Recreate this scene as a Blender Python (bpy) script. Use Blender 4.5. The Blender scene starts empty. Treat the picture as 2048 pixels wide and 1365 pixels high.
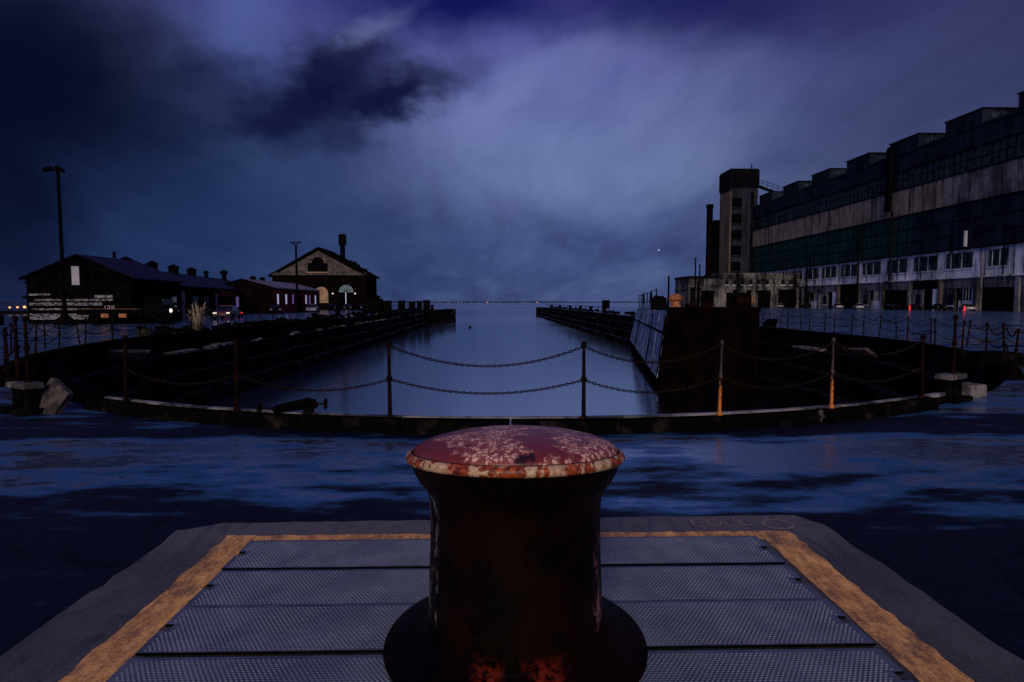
import bpy, math, random
from mathutils import Vector, Matrix

C = bpy.context.scene
COL = C.collection
R = math.radians
rnd = random.Random(7)

# ------------------------------------------------------------------ camera
# world frame: +Y runs along the dry dock towards the bay, z = 0 is the wet quay, metres
cam = bpy.data.cameras.new('camera')
camo = bpy.data.objects.new('camera', cam)
COL.objects.link(camo)
camo.location = (0, 0, 1.75)
camo.rotation_euler = (R(90 - 3.695), 0, R(-1.86))
cam.lens = 21.1
cam.sensor_width = 36
cam.clip_start = 0.05
cam.clip_end = 20000
C.camera = camo

# ------------------------------------------------------------------ node helper
class NT:
    def __init__(s, tree):
        s.t = tree
        s.n = tree.nodes
        s.l = tree.links
    def add(s, typ, props=None, **inp):
        nd = s.n.new(typ)
        for k, v in (props or {}).items():
            setattr(nd, k, v)
        for k, v in inp.items():
            key = k.replace('_', ' ')
            if k.startswith('i') and k[1:].isdigit():
                key = int(k[1:])
            s.set(nd.inputs[key], v)
        return nd
    def set(s, sock, v):
        if hasattr(v, 'is_output') or isinstance(v, bpy.types.NodeSocket):
            s.l.new(v, sock)
        else:
            sock.default_value = v
    def math(s, op, a, b=0.0, c=0.0, clamp=False):
        nd = s.add('ShaderNodeMath', {'operation': op, 'use_clamp': clamp}, i0=a, i1=b)
        s.set(nd.inputs[2], c)
        return nd.outputs[0]
    def vmath(s, op, a, b=(0, 0, 0)):
        nd = s.add('ShaderNodeVectorMath', {'operation': op}, i0=a, i1=b)
        return nd.outputs['Value'] if op in ('DOT_PRODUCT', 'LENGTH') else nd.outputs[0]
    def mapr(s, v, a, b, c=0.0, d=1.0, smooth=True):
        nd = s.add('ShaderNodeMapRange', {'interpolation_type': 'SMOOTHSTEP' if smooth else 'LINEAR'})
        for i, x in enumerate((v, a, b, c, d)):
            s.set(nd.inputs[i], x)
        return nd.outputs[0]
    def mix(s, f, a, b, mode='MIX'):
        nd = s.add('ShaderNodeMix', {'data_type': 'RGBA', 'blend_type': mode})
        s.set(nd.inputs[0], f)
        s.set(nd.inputs[6], a if not isinstance(a, tuple) else (*a[:3], 1))
        s.set(nd.inputs[7], b if not isinstance(b, tuple) else (*b[:3], 1))
        return nd.outputs[2]
    def noise(s, vec, scale, detail=4.0, rough=0.55, dist=0.0):
        nd = s.add('ShaderNodeTexNoise', Vector=vec, Scale=scale, Detail=detail, Roughness=rough, Distortion=dist)
        return nd.outputs[0]
    def scaled(s, vec, sc, rot=(0, 0, 0), loc=(0, 0, 0)):
        nd = s.add('ShaderNodeMapping', Vector=vec, Scale=sc, Rotation=rot, Location=loc)
        return nd.outputs[0]
    def ramp(s, f, stops):
        nd = s.add('ShaderNodeValToRGB', i0=f)
        el = nd.color_ramp.elements
        while len(el) < len(stops):
            el.new(0.5)
        for e, (p, c) in zip(el, stops):
            e.position = p
            e.color = (*c, 1)
        return nd.outputs[0]

# ------------------------------------------------------------------ sky, sun, exposure
SUN_EL, SUN_AZ = 24.0, 190.0      # the last daylight comes from behind the camera
w = bpy.data.worlds.new('World')
C.world = w
w.use_nodes = True
w.node_tree.nodes.clear()
T = NT(w.node_tree)
tc = T.add('ShaderNodeTexCoord')
D = T.vmath('NORMALIZE', tc.outputs['Generated'])
wn = T.add('ShaderNodeTexNoise', Vector=D, Scale=5.0, Detail=5.0, Roughness=0.6)
warp = T.vmath('SCALE', T.vmath('SUBTRACT', wn.outputs[1], (0.5, 0.5, 0.5)))
warp.node.inputs['Scale'].default_value = 0.26
DW = T.vmath('NORMALIZE', T.vmath('ADD', D, warp))
sep = T.add('ShaderNodeSeparateXYZ', i0=D)
el = sep.outputs[2]
grad = T.ramp(T.math('ABSOLUTE', el), [
    (0.0, (.053, .080, .196)), (.035, (.046, .074, .188)), (.09, (.060, .092, .232)), (.18, (.100, .150, .322)),
    (.27, (.098, .134, .325)), (.36, (.094, .112, .325)), (.45, (.050, .048, .240)), (.75, (.045, .040, .18))])
# a deck of cloud seen from below: planar projection
zz = T.math('ADD', T.math('ABSOLUTE', el), 0.16)
cx = T.math('DIVIDE', sep.outputs[0], zz)
cy = T.math('DIVIDE', sep.outputs[1], zz)
uv = T.add('ShaderNodeCombineXYZ', i0=cx, i1=cy).outputs[0]
streak = T.noise(T.scaled(uv, (0.9, 0.34, 1), (0, 0, R(-38)), (3.1, 1.2, 0)), 1.7, 7, .55, .35)
puff = T.noise(T.scaled(uv, (0.8, 0.8, 1), (0, 0, 0), (1.7, 4.2, 0)), 1.15, 6, .52, .2)
col = T.mix(1.0, grad, T.ramp(streak, [(.30, (.60, .58, .66)), (.5, (.98, .98, .99)), (.66, (1.40, 1.34, 1.20))]), 'MULTIPLY')
fil = T.noise(T.scaled(uv, (1.3, .30, 1), (0, 0, R(-34)), (7.1, 3.2, 0)), 5.5, 8, .62, .6)
col = T.mix(1.0, col, T.ramp(fil, [(.32, (.92, .915, .93)), (.5, (1, 1, 1)), (.66, (1.09, 1.08, 1.06))]), 'MULTIPLY')
col = T.mix(1.0, col, T.ramp(puff, [(.3, (.85, .84, .89)), (.55, (1.0, 1.0, 1.0)), (.75, (1.10, 1.08, 1.03))]), 'MULTIPLY')

def dirv(az, elv):
    return (math.sin(R(az)) * math.cos(R(elv)), math.cos(R(az)) * math.cos(R(elv)), math.sin(R(elv)))
wn2 = T.add('ShaderNodeTexNoise', Vector=T.scaled(D, (1, 1, 1.6)), Scale=9.0, Detail=7.0, Roughness=0.62)
def azel(vec, amp):
    sp = T.add('ShaderNodeSeparateXYZ', i0=vec)
    az_ = T.math('MULTIPLY', T.math('ARCTAN2', sp.outputs[0], sp.outputs[1]), 180 / math.pi)
    el_ = T.math('MULTIPLY', T.math('ARCSINE', sp.outputs[2]), 180 / math.pi)
    ws = T.add('ShaderNodeSeparateXYZ', i0=T.vmath('SUBTRACT', wn2.outputs[1], (.5, .5, .5)))
    return T.math('ADD', az_, T.math('MULTIPLY', ws.outputs[0], amp * 1.5)), T.math('ADD', el_, T.math('MULTIPLY', ws.outputs[1], amp))
AZW, ELW = azel(D, 7.0)
AZS, ELS = azel(D, 4.5)
def cloud(az, elv, a, b, ang, amount, soft=False):
    # one elongated cloud bank at that bearing and height, its long axis tilted by ang
    da = T.math('SUBTRACT', AZS if soft else AZW, az)
    de = T.math('SUBTRACT', ELS if soft else ELW, elv)
    c, s_ = math.cos(R(ang)), math.sin(R(ang))
    p = T.math('DIVIDE', T.math('ADD', T.math('MULTIPLY', da, c), T.math('MULTIPLY', de, s_)), a)
    q = T.math('DIVIDE', T.math('SUBTRACT', T.math('MULTIPLY', de, c), T.math('MULTIPLY', da, s_)), b)
    r2 = T.math('ADD', T.math('MULTIPLY', p, p), T.math('MULTIPLY', q, q))
    return T.mapr(T.math('SQRT', r2), 1.45, .15, 0.0, amount)
# brighter breaks in the cloud
for q in [(-22.2, 22.2, 5.1, 4.1, 60, 0.75), (-10.2, 23.7, 6.0, 1.2, 32, 0.55), (0.0, 17.2, 5.2, 2.4, 38, 0.55), (8.6, 21.5, 11.3, 2.3, 24, 0.38), (19.7, 19.3, 8.5, 1.9, 20, 0.22), (3.1, 12.5, 20.5, 4.5, 4, 0.3), (-5.8, 15.8, 5.7, 1.9, 25, 0.2)]:
    col = T.mix(cloud(*q, True), col, (.170, .205, .430) if q[0] > -15 else (.085, .115, .345))
for q in ((-30, 7, 24, 15, 0, .92), (-21, 13, 12, 6, 12, .45), (-8, 5, 8, 4.5, 0, .40)):
    col = T.mix(cloud(*q, True), col, (.010, .026, .092))
# indigo gaps overhead
for q in [(-2.5, 25.9, 10.9, 3.0, 0, 0.93), (16.1, 25.8, 11.9, 2.8, 4, 0.7), (22.0, 24.6, 12.0, 4.2, -6, 0.80), (28.6, 22.8, 10.7, 3.6, 0, 0.25)]:
    col = T.mix(cloud(*q, True), col, (.0022, .0030, .082))
# the dark banks left of the middle, and the night coming up over the left shore
for q in [(-9.4, 18.3, 7.0, 2.4, 18, 0.97), (-15.5, 18.8, 7.6, 2.9, 28, 0.92), (-19.0, 16.5, 5.7, 2.3, 20, 0.75), (-23.9, 18.4, 3.7, 1.8, 10, 0.6), (-13.4, 14.1, 4.1, 1.5, 10, 0.45), (-16.4, 14.9, 6.7, 2.3, 12, 0.4), (-11.5, 21.5, 4.1, 1.2, 10, 0.6)]:
    col = T.mix(cloud(*q), col, (.0035, .0042, .032))
for q in [(-36.7, 17.1, 11.6, 11.0, 0, 0.95), (-30.9, 19.3, 7.0, 6.6, 0, 0.50), (-38.2, 8.0, 5.9, 13.9, 0, 0.85), (-27.7, 14.1, 6.4, 4.9, 0, 0.35)]:
    col = T.mix(cloud(*q, True), col, (.0010, .0016, .0145))
for q in ((58, 24, 40, 30, 0, .88), (44, 7, 24, 11, 0, .55)):
    col = T.mix(cloud(*q, True), col, (.022, .023, .074))
sky = T.add('ShaderNodeTexSky', {'sky_type': 'NISHITA', 'sun_disc': False, 'sun_elevation': R(SUN_EL),
                                 'sun_rotation': R(SUN_AZ), 'air_density': 1.4, 'dust_density': 2.0, 'ozone_density': 3.0})
dim = T.vmath('SCALE', sky.outputs[0])
dim.node.inputs['Scale'].default_value = 0.002
ten = T.vmath('SCALE', col)
ten.node.inputs['Scale'].default_value = 10.0
tot = T.vmath('ADD', ten, dim)
bg = T.add('ShaderNodeBackground', Color=tot, Strength=0.104)
out = T.add('ShaderNodeOutputWorld')
T.l.new(bg.outputs[0], out.inputs[0])

sun = bpy.data.lights.new('sun', 'SUN')
sun.energy = 1.8
sun.angle = R(26)
sun.color = (1.0, .80, .62)
suno = bpy.data.objects.new('sun', sun)
COL.objects.link(suno)
sd = Vector(dirv(SUN_AZ, SUN_EL))
suno.rotation_euler = sd.to_track_quat('Z', 'Y').to_euler()

C.cycles.use_denoising = False      # keep the fine grain of a night exposure
C.view_settings.view_transform = 'Standard'
C.view_settings.look = 'None'
C.view_settings.gamma = 1
C.view_settings.exposure = 0
C.view_settings.use_curve_mapping = False

# ------------------------------------------------------------------ materials
M = {}
def mat(name, build):
    m = bpy.data.materials.new(name)
    m.use_nodes = True
    m.node_tree.nodes.clear()
    t = NT(m.node_tree)
    b = t.add('ShaderNodeBsdfPrincipled')
    o = t.add('ShaderNodeOutputMaterial')
    t.l.new(b.outputs[0], o.inputs[0])
    build(t, b)
    M[name] = m
    return m
def coords(t, kind='object'):
    if kind == 'world':
        return t.add('ShaderNodeNewGeometry').outputs['Position']
    return t.add('ShaderNodeTexCoord').outputs['Object']
def bump(t, b, h, strength=.4, dist=.01):
    nd = t.add('ShaderNodeBump', Height=h, Strength=strength, Distance=dist)
    t.l.new(nd.outputs[0], b.inputs['Normal'])
def two(name, c1, c2, scale=3.0, rough=.6, sc=(1, 1, 1), kind='object', bmp=.3, bd=.01, lo=.4, hi=.6, metal=0.0, r2=None, spec=.5, detail=6):
    def f(t, b):
        v = t.scaled(coords(t, kind), sc)
        n = t.noise(v, scale, detail, .6)
        k = t.mapr(n, lo, hi)
        t.set(b.inputs['Base Color'], t.mix(k, c1, c2))
        n2 = t.noise(coords(t, kind), scale * 9, 4, .65)
        if r2 is None:
            t.set(b.inputs['Roughness'], t.mapr(n2, .3, .7, max(.03, rough - .12), min(1, rough + .12)))
        else:
            t.set(b.inputs['Roughness'], t.mapr(n, lo, hi, rough, r2))
        b.inputs['Metallic'].default_value = metal
        b.inputs['Specular IOR Level'].default_value = spec
        if bmp:
            bump(t, b, t.math('ADD', n, t.math('MULTIPLY', n2, .5)), bmp, bd)
    return mat(name, f)
def glow(name, c, s):
    def f(t, b):
        t.set(b.inputs['Base Color'], (*c, 1))
        t.set(b.inputs['Emission Color'], (*c, 1))
        b.inputs['Emission Strength'].default_value = s
    return mat(name, f)

def asphalt(t, b):
    p = coords(t, 'world')
    sp = t.add('ShaderNodeSeparateXYZ', i0=p)
    y = sp.outputs[1]
    big = t.noise(t.scaled(p, (.22, .85, 1), (0, 0, R(3)), (4.3, 1.7, 0)), .62, 5, .55, .6)
    mid = t.noise(t.scaled(p, (.42, 1.2, 1)), 1.9, 5, .6)
    # water lies in a band between the pad and the coping, and in sheets further off
    wet_bias = t.math('ADD', t.mapr(y, 4.1, 4.9, -.20, .055), t.mapr(y, 7.45, 8.0, 0, -.20))  # dark strip before the coping paints the coping's reflection into the ground
    wet_bias = t.math('ADD', wet_bias, t.mapr(y, 8.2, 10, 0, .21))
    wet = t.mapr(t.math('ADD', t.math('ADD', big, wet_bias), t.math('MULTIPLY', t.math('SUBTRACT', mid, .5), .75)), .37, .66)
    grit = t.noise(p, 95, 3, .7)
    fine = t.noise(p, 22, 4, .7)
    patch = t.noise(t.scaled(p, (.6, 1, 1)), 7.5, 5, .68)
    wet = t.math('ADD', wet, t.math('MULTIPLY', t.math('SUBTRACT', patch, .5), t.mapr(wet, 0, 1, .35, .9)), clamp=True)
    vc = t.add('ShaderNodeTexVoronoi', {'feature': 'DISTANCE_TO_EDGE'}, Vector=t.vmath('ADD', p, t.add('ShaderNodeTexNoise', Vector=p, Scale=1.4, Detail=5.0).outputs[1]), Scale=.38)
    crk = t.mapr(vc.outputs['Distance'], .0, .012)
    speck = t.mapr(grit, .42, .62)
    film = t.math('MULTIPLY', wet, t.mapr(t.math('MULTIPLY', speck, t.mapr(wet, .6, 1, 1, .45)), 0, 1, 1, .55))
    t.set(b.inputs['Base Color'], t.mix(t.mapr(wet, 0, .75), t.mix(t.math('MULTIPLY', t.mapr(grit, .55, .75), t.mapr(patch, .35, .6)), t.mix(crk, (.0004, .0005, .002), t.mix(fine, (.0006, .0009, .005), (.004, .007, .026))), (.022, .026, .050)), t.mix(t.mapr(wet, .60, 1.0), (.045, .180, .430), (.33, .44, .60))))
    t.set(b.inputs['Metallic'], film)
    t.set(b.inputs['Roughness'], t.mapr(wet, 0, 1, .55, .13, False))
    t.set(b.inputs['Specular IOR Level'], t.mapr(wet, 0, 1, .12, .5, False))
    nd = t.add('ShaderNodeBump', Height=t.math('ADD', grit, t.math('MULTIPLY', fine, 1.5)), Distance=.008)
    t.set(nd.inputs['Strength'], t.mapr(wet, 0, 1, .8, .14, False))
    t.l.new(nd.outputs[0], b.inputs['Normal'])
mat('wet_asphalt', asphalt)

def sea(t, b):
    p = coords(t, 'world')
    n = t.noise(t.scaled(p, (.55, .28, 1)), 1.1, 4, .6)
    n2 = t.noise(t.scaled(p, (.02, .008, 1)), 1.0, 4, .5)
    b.inputs['Base Color'].default_value = (.44, .47, .53, 1)
    b.inputs['Metallic'].default_value = 1.0
    t.set(b.inputs['Roughness'], t.mapr(n2, .35, .65, .10, .20))
    bump(t, b, n, .10, .05)
mat('sea_water', sea)

def cap(t, b):
    p = coords(t)
    m1 = t.noise(t.scaled(p, (1, 1, .3), (0, 0, .4), (.13, .62, 0)), 4.2, 5, .62, .4)
    x = t.add('ShaderNodeSeparateXYZ', i0=p).outputs[0]
    mask = t.mapr(t.math('ADD', m1, t.mapr(x, -.36, -.12, -.12, .03)), .46, .55)
    wob = t.add('ShaderNodeTexNoise', Vector=p, Scale=40.0, Detail=3.0)
    wv = t.vmath('SCALE', t.vmath('SUBTRACT', wob.outputs[1], (.5, .5, .5)))
    wv.node.inputs['Scale'].default_value = .022
    pv = t.scaled(t.vmath('ADD', p, wv), (1, 1, .4))
    vo = t.add('ShaderNodeTexVoronoi', {'feature': 'DISTANCE_TO_EDGE'}, Vector=pv, Scale=50.0)
    cell = t.add('ShaderNodeTexVoronoi', Vector=pv, Scale=50.0)
    crack = t.mapr(vo.outputs['Distance'], .01, .16)
    g = t.noise(p, 70, 5, .75)
    cv = t.add('ShaderNodeSeparateColor', i0=cell.outputs['Color']).outputs[0]
    flake = t.mix(cv, (.46, .17, .15), (.86, .52, .44))
    some = t.mapr(t.math('ADD', cv, t.math('MULTIPLY', m1, 1.3)), .98, 1.10)
    on = t.math('MULTIPLY', t.math('MULTIPLY', mask, crack), t.math('MULTIPLY', some, t.mapr(g, .22, .40)))
    dark = t.mapr(t.noise(p, 9.0, 5, .6, .5), .58, .66)
    basec = t.mix(g, (.10, .011, .012), (.22, .032, .032))
    basec = t.mix(dark, basec, (.02, .006, .006))
    base2 = t.mix(mask, basec, t.mix(g, (.14, .020, .018), (.36, .11, .09)))
    t.set(b.inputs['Base Color'], t.mix(on, base2, flake))
    t.set(b.inputs['Roughness'], t.mapr(on, 0, 1, .40, .65, False))
    bump(t, b, t.math('ADD', t.math('MULTIPLY', on, 1.0), t.math('MULTIPLY', g, .35)), .8, .004)
mat('flaking_red_paint', cap)

def rim(t, b):
    p = coords(t)
    s1 = t.noise(t.scaled(p, (1, 1, .10)), 13, 4, .6, .3)
    s2 = t.noise(p, 38, 5, .7)
    k = t.mapr(t.math('ADD', s1, t.math('MULTIPLY', t.math('SUBTRACT', s2, .5), .30)), .485, .545)
    rust = t.mix(t.mapr(s2, .35, .65), (.07, .008, .003), (.48, .085, .008))
    white = t.mix(t.mapr(s2, .3, .62), (.30, .12, .035), (.60, .44, .29))
    t.set(b.inputs['Base Color'], t.mix(k, rust, white))
    b.inputs['Roughness'].default_value = .5
    bump(t, b, t.math('ADD', k, s2), .6, .004)
mat('rust_streaked_rim', rim)

def iron(t, b):
    p = coords(t)
    n = t.noise(p, 3.2, 6, .65)
    n2 = t.noise(p, 26, 5, .7)
    sp = t.add('ShaderNodeSeparateXYZ', i0=p)
    x, y, z = sp.outputs
    base = t.mix(t.mapr(n, .4, .6), (.0014, .0006, .0006), (.0068, .0015, .0010))
    # worn red lead showing on the foot where hawsers rub
    low = t.math('MULTIPLY', t.mapr(z, .03, .06), t.mapr(z, .10, .16, 1, 0))
    front = t.mapr(y, -.30, -.42)
    s1 = t.mapr(t.math('ABSOLUTE', t.math('ADD', x, .125)), .02, .085, 1, 0)
    s2 = t.mapr(t.math('ABSOLUTE', t.math('SUBTRACT', x, .105)), .03, .12, 1, 0)
    red = t.math('MULTIPLY', t.math('MULTIPLY', t.math('MAXIMUM', s1, s2), low), t.math('MULTIPLY', front, t.mapr(n2, .42, .60)))
    c = t.mix(red, base, (.15, .014, .006))
    # pale streaks down both flanks of the shaft
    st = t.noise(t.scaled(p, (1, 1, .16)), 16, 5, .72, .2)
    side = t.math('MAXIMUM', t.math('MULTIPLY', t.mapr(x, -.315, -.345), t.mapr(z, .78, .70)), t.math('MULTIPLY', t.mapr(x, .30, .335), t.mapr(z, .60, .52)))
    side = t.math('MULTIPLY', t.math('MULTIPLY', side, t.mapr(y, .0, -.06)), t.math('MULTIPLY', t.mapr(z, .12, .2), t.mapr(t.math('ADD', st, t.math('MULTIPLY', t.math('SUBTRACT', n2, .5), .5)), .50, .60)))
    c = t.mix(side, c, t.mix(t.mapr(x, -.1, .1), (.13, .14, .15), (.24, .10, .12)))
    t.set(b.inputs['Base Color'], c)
    t.set(b.inputs['Roughness'], t.mapr(n2, .3, .7, .34, .60))
    b.inputs['Specular IOR Level'].default_value = .06
    bump(t, b, t.math('ADD', n2, t.math('MULTIPLY', n, 2)), .45, .006)
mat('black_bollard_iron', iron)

def stripe(t, b):
    p = coords(t)
    n = t.noise(p, 3.2, 7, .70, .4)
    n2 = t.noise(p, 55, 6, .80)
    n3 = t.noise(t.scaled(p, (1, .35, 1)), 17, 6, .75)
    w_ = t.math('ADD', t.math('MULTIPLY', t.math('SUBTRACT', n, .5), .9), t.math('ADD', t.math('MULTIPLY', t.math('SUBTRACT', n2, .5), .9), t.math('MULTIPLY', t.math('SUBTRACT', n3, .5), .8)))
    k = t.mapr(w_, -.34, .16)
    t.set(b.inputs['Base Color'], t.mix(k, (.10, .080, .075), t.mix(t.mapr(n3, .35, .65), (.55, .26, .085), (.88, .47, .16))))
    b.inputs['Roughness'].default_value = .72
    b.inputs['Specular IOR Level'].default_value = .25
    bump(t, b, t.math('ADD', n2, k), .6, .003)
mat('worn_yellow_paint', stripe)

def slabm(t, b):
    p = coords(t)
    n = t.noise(p, 1.6, 6, .6)
    g = t.noise(p, 70, 4, .7)
    s = t.noise(t.scaled(p, (5, .8, 1), (0, 0, .5)), 2.2, 4, .6)
    c = t.mix(t.mapr(n, .35, .65), (.046, .049, .062), (.080, .082, .096))
    y = t.add('ShaderNodeSeparateXYZ', i0=p).outputs[1]
    c = t.mix(t.mapr(t.math('ADD', y, t.math('MULTIPLY', n, .5)), 3.7, 4.2, 0, .75), c, (.13, .125, .14))
    c = t.mix(t.mapr(s, .52, .7, 0, .55), c, (.026, .029, .042))
    g2 = t.noise(p, 240, 3, .8)
    c = t.mix(t.mapr(t.noise(p, 5.5, 6, .7, .5), .50, .72, 0, .6), c, (.022, .023, .030))
    c = t.mix(t.mapr(g, .45, .75, 0, .55), c, (.15, .15, .165))
    t.set(b.inputs['Base Color'], t.mix(t.mapr(g2, .5, .75, 0, .7), c, (.012, .012, .016)))
    t.set(b.inputs['Roughness'], t.mapr(s, .45, .65, .74, .45))
    bump(t, b, t.math('ADD', t.math('ADD', g, g2), n), .8, .006)
mat('platform_concrete', slabm)

two('tread_plate_steel', (.050, .068, .118), (.10, .122, .185), 2.6, .42, bmp=.25, bd=.002)
two('tread_lug_steel', (.095, .120, .180), (.155, .180, .250), 3.2, .40, bmp=.1, bd=.001)
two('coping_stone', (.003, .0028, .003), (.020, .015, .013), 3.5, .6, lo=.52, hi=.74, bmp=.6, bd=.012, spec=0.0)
two('coping_pale', (.012, .011, .012), (.26, .24, .24), 1.3, .45, lo=.42, hi=.6, bmp=.5, bd=.006)
def dockm(t, b):
    p = coords(t, 'world')
    n = t.noise(p, .9, 6, .65)
    w_ = t.noise(t.scaled(p, (1, .35, 1)), 1.3, 6, .7)
    g = t.noise(p, 14, 4, .7)
    weed = t.mapr(t.noise(t.scaled(p, (1, 1, .25)), 2.2, 5, .7), .52, .68)
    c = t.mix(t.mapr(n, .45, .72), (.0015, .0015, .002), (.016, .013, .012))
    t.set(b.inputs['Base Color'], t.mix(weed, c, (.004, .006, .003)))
    flat = t.add('ShaderNodeSeparateXYZ', i0=t.add('ShaderNodeNewGeometry').outputs['True Normal']).outputs[2]
    wet = t.math('MULTIPLY', t.mapr(w_, .46, .60), t.mapr(t.math('ABSOLUTE', flat), .3, .8, .10, 1))     # water stands on the flat treads
    t.set(b.inputs['Roughness'], t.mapr(wet, 0, 1, .85, .22, False))
    t.set(b.inputs['Specular IOR Level'], t.mapr(wet, 0, 1, .0, .55, False))
    bump(t, b, t.math('ADD', n, t.math('MULTIPLY', g, .3)), .5, .03)
mat('dock_concrete', dockm)
two('pale_rubble', (.030, .027, .027), (.17, .155, .15), 2.5, .8, bmp=.8, bd=.03)
two('brown_rubble', (.016, .012, .012), (.075, .055, .052), 6, .85, bmp=.9, bd=.03)
two('rusty_iron', (.007, .004, .004), (.045, .012, .005), 18, .6, lo=.5, hi=.72, bmp=.5, bd=.003, spec=0.0)
two('chain_iron', (.006, .005, .006), (.020, .010, .008), 20, .6, bmp=0, spec=0.0)
two('black_steel', (.0015, .0015, .002), (.005, .0045, .005), 4, .6, bmp=.2, spec=0.0)
def postpaint(t, b):
    p = coords(t)
    z = t.add('ShaderNodeSeparateXYZ', i0=p).outputs[2]
    n = t.noise(t.scaled(p, (1, 1, .5)), 34, 5, .7)
    k = t.mapr(t.math('ADD', n, t.mapr(z, .1, .95, .16, -.16, False)), .53, .60)
    t.set(b.inputs['Base Color'], t.mix(k, (.012, .004, .002), (.48, .14, .006)))
    b.inputs['Roughness'].default_value = .55
    bump(t, b, k, .4, .002)
mat('worn_yellow_post_paint', postpaint)

two('shed_wall', (.0012, .0012, .002), (.004, .0035, .004), 1.2, .85, bmp=.2, spec=0.0)
def board(t, b):
    p = coords(t)
    n = t.noise(t.scaled(p, (1, 1, 2.4)), 3.5, 7, .75, .6)
    k = t.mapr(n, .46, .58)
    t.set(b.inputs['Base Color'], t.mix(k, (.004, .004, .007), (.27, .265, .315)))
    b.inputs['Roughness'].default_value = .7
mat('peeling_white_board', board)
two('shed_roof', (.0025, .0025, .016), (.009, .0088, .042), 6, .6, spec=.12, sc=(1, 1, 1), bmp=.5, bd=.02)
two('grey_roof', (.10, .09, .12), (.17, .15, .19), 4, .5, bmp=.4, bd=.02)
def brickm(c1, c2, mortar, name, scale=1.0):
    def f(t, b):
        p = coords(t)
        sx = t.add('ShaderNodeSeparateXYZ', i0=p)
        v = t.add('ShaderNodeCombineXYZ', i0=t.math('ADD', sx.outputs[0], sx.outputs[1]), i1=sx.outputs[2]).outputs[0]
        br = t.add('ShaderNodeTexBrick', Vector=v, Scale=scale * 3.3, Color1=(*c1, 1), Color2=(*c2, 1), Mortar=(*mortar, 1))
        n = t.noise(p, .8, 6, .7)
        t.set(b.inputs['Base Color'], t.mix(t.mapr(n, .42, .68), br.outputs[0], (.008, .005, .006)))
        b.inputs['Roughness'].default_value = .85
        b.inputs['Specular IOR Level'].default_value = 0.0
    return mat(name, f)
brickm((.26, .022, .026), (.13, .014, .018), (.09, .05, .05), 'red_brick')
brickm((.0045, .0018, .0018), (.0028, .0015, .0015), (.003, .002, .002), 'dark_brick')
two('pediment_stone', (.030, .024, .022), (.085, .068, .058), 1.1, .85, bmp=.4, bd=.05)
two('tan_stone', (.22, .13, .07), (.42, .27, .15), 2, .8, bmp=.3, bd=.03)
two('pink_plaster', (.12, .05, .055), (.32, .17, .17), 2.2, .85, bmp=.3)
two('teal_glass', (.06, .14, .17), (.14, .24, .28), 1.5, .3, bmp=0)
two('dark_glass', (.003, .004, .006), (.006, .008, .011), 1.5, .25, bmp=0, spec=.3)
two('dull_glass', (.004, .008, .012), (.020, .034, .040), .9, .35, bmp=0, spec=.3)

def facade(name, c1, c2, stain, amount=.8, rough=.8):
    def f(t, b):
        p = coords(t)
        v = t.noise(t.scaled(p, (1, 1.6, .10)), .55, 6, .65, .2)
        fine = t.noise(t.scaled(p, (1, 3.0, .16)), 1.5, 5, .7)
        blot = t.noise(p, .16, 5, .65)
        c = t.mix(t.mapr(blot, .35, .65), c1, c2)
        c = t.mix(t.mapr(v, .48, .66, 0, amount), c, stain)
        c = t.mix(t.mapr(fine, .52, .72, 0, amount), c, stain)
        t.set(b.inputs['Base Color'], c)
        b.inputs['Roughness'].default_value = rough
        b.inputs['Specular IOR Level'].default_value = .03
        bump(t, b, fine, .3, .05)
    return mat(name, f)
facade('beige_concrete', (.13, .110, .10), (.25, .205, .175), (.016, .014, .017), .92)
facade('green_sheeting', (.006, .026, .025), (.012, .042, .037), (.002, .004, .008), .95)
facade('blue_grey_sheeting', (.006, .010, .022), (.016, .022, .040), (.001, .0015, .004), .9)
facade('white_render', (.34, .37, .42), (.80, .82, .86), (.012, .024, .028), 1.0)
facade('grey_panel', (.05, .05, .062), (.20, .19, .21), (.004, .004, .006), 1.0)
facade('grime_black', (.002, .002, .004), (.006, .006, .009), (.001, .001, .0015), .8)
facade('tower_concrete', (.014, .016, .028), (.030, .032, .048), (.003, .004, .007), .85)
facade('tower_tan', (.10, .075, .058), (.16, .12, .09), (.03, .024, .024), .8)
facade('annexe_concrete', (.010, .0095, .012), (.165, .155, .155), (.002, .002, .003), 1.0)
facade('pale_metal', (.30, .30, .36), (.42, .42, .46), (.12, .12, .15), .5, .5)
def hullm(t, b):
    p = coords(t)
    v = t.noise(t.scaled(p, (1, 1, .05)), 2.6, 6, .7, .15)
    f2 = t.noise(t.scaled(p, (1, 1, .04)), 8.0, 5, .7)
    k = t.mapr(t.math('ADD', v, t.math('MULTIPLY', t.math('SUBTRACT', f2, .5), .9)), .46, .60)
    t.set(b.inputs['Base Color'], t.mix(k, (.008, .018, .052), (.34, .46, .72)))  # pale blue streaks put reflected skylight into the hull colour
    t.set(b.inputs['Roughness'], t.mapr(k, 0, 1, .55, .34, False))
    bump(t, b, f2, .4, .02)
mat('sky_streaked_hull', hullm)
two('caisson_steel', (.0012, .001, .001), (.0045, .0022, .0018), .9, .8, bmp=.5, bd=.03, spec=0.0)
two('orange_rust', (.16, .045, .012), (.42, .15, .05), 5, .7, bmp=.5)
two('rubber', (.002, .002, .002), (.004, .004, .004), 6, .9, bmp=0, spec=0.0)
two('car_dark', (.002, .002, .003), (.004, .004, .005), 2, .5, bmp=0, spec=0.0)
two('car_pale', (.10, .085, .095), (.14, .115, .125), 2, .35, bmp=0)
two('car_white', (.13, .125, .15), (.17, .165, .19), 2, .35, bmp=0)
two('car_red', (.05, .005, .005), (.07, .007, .007), 2, .35, bmp=0)
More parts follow.
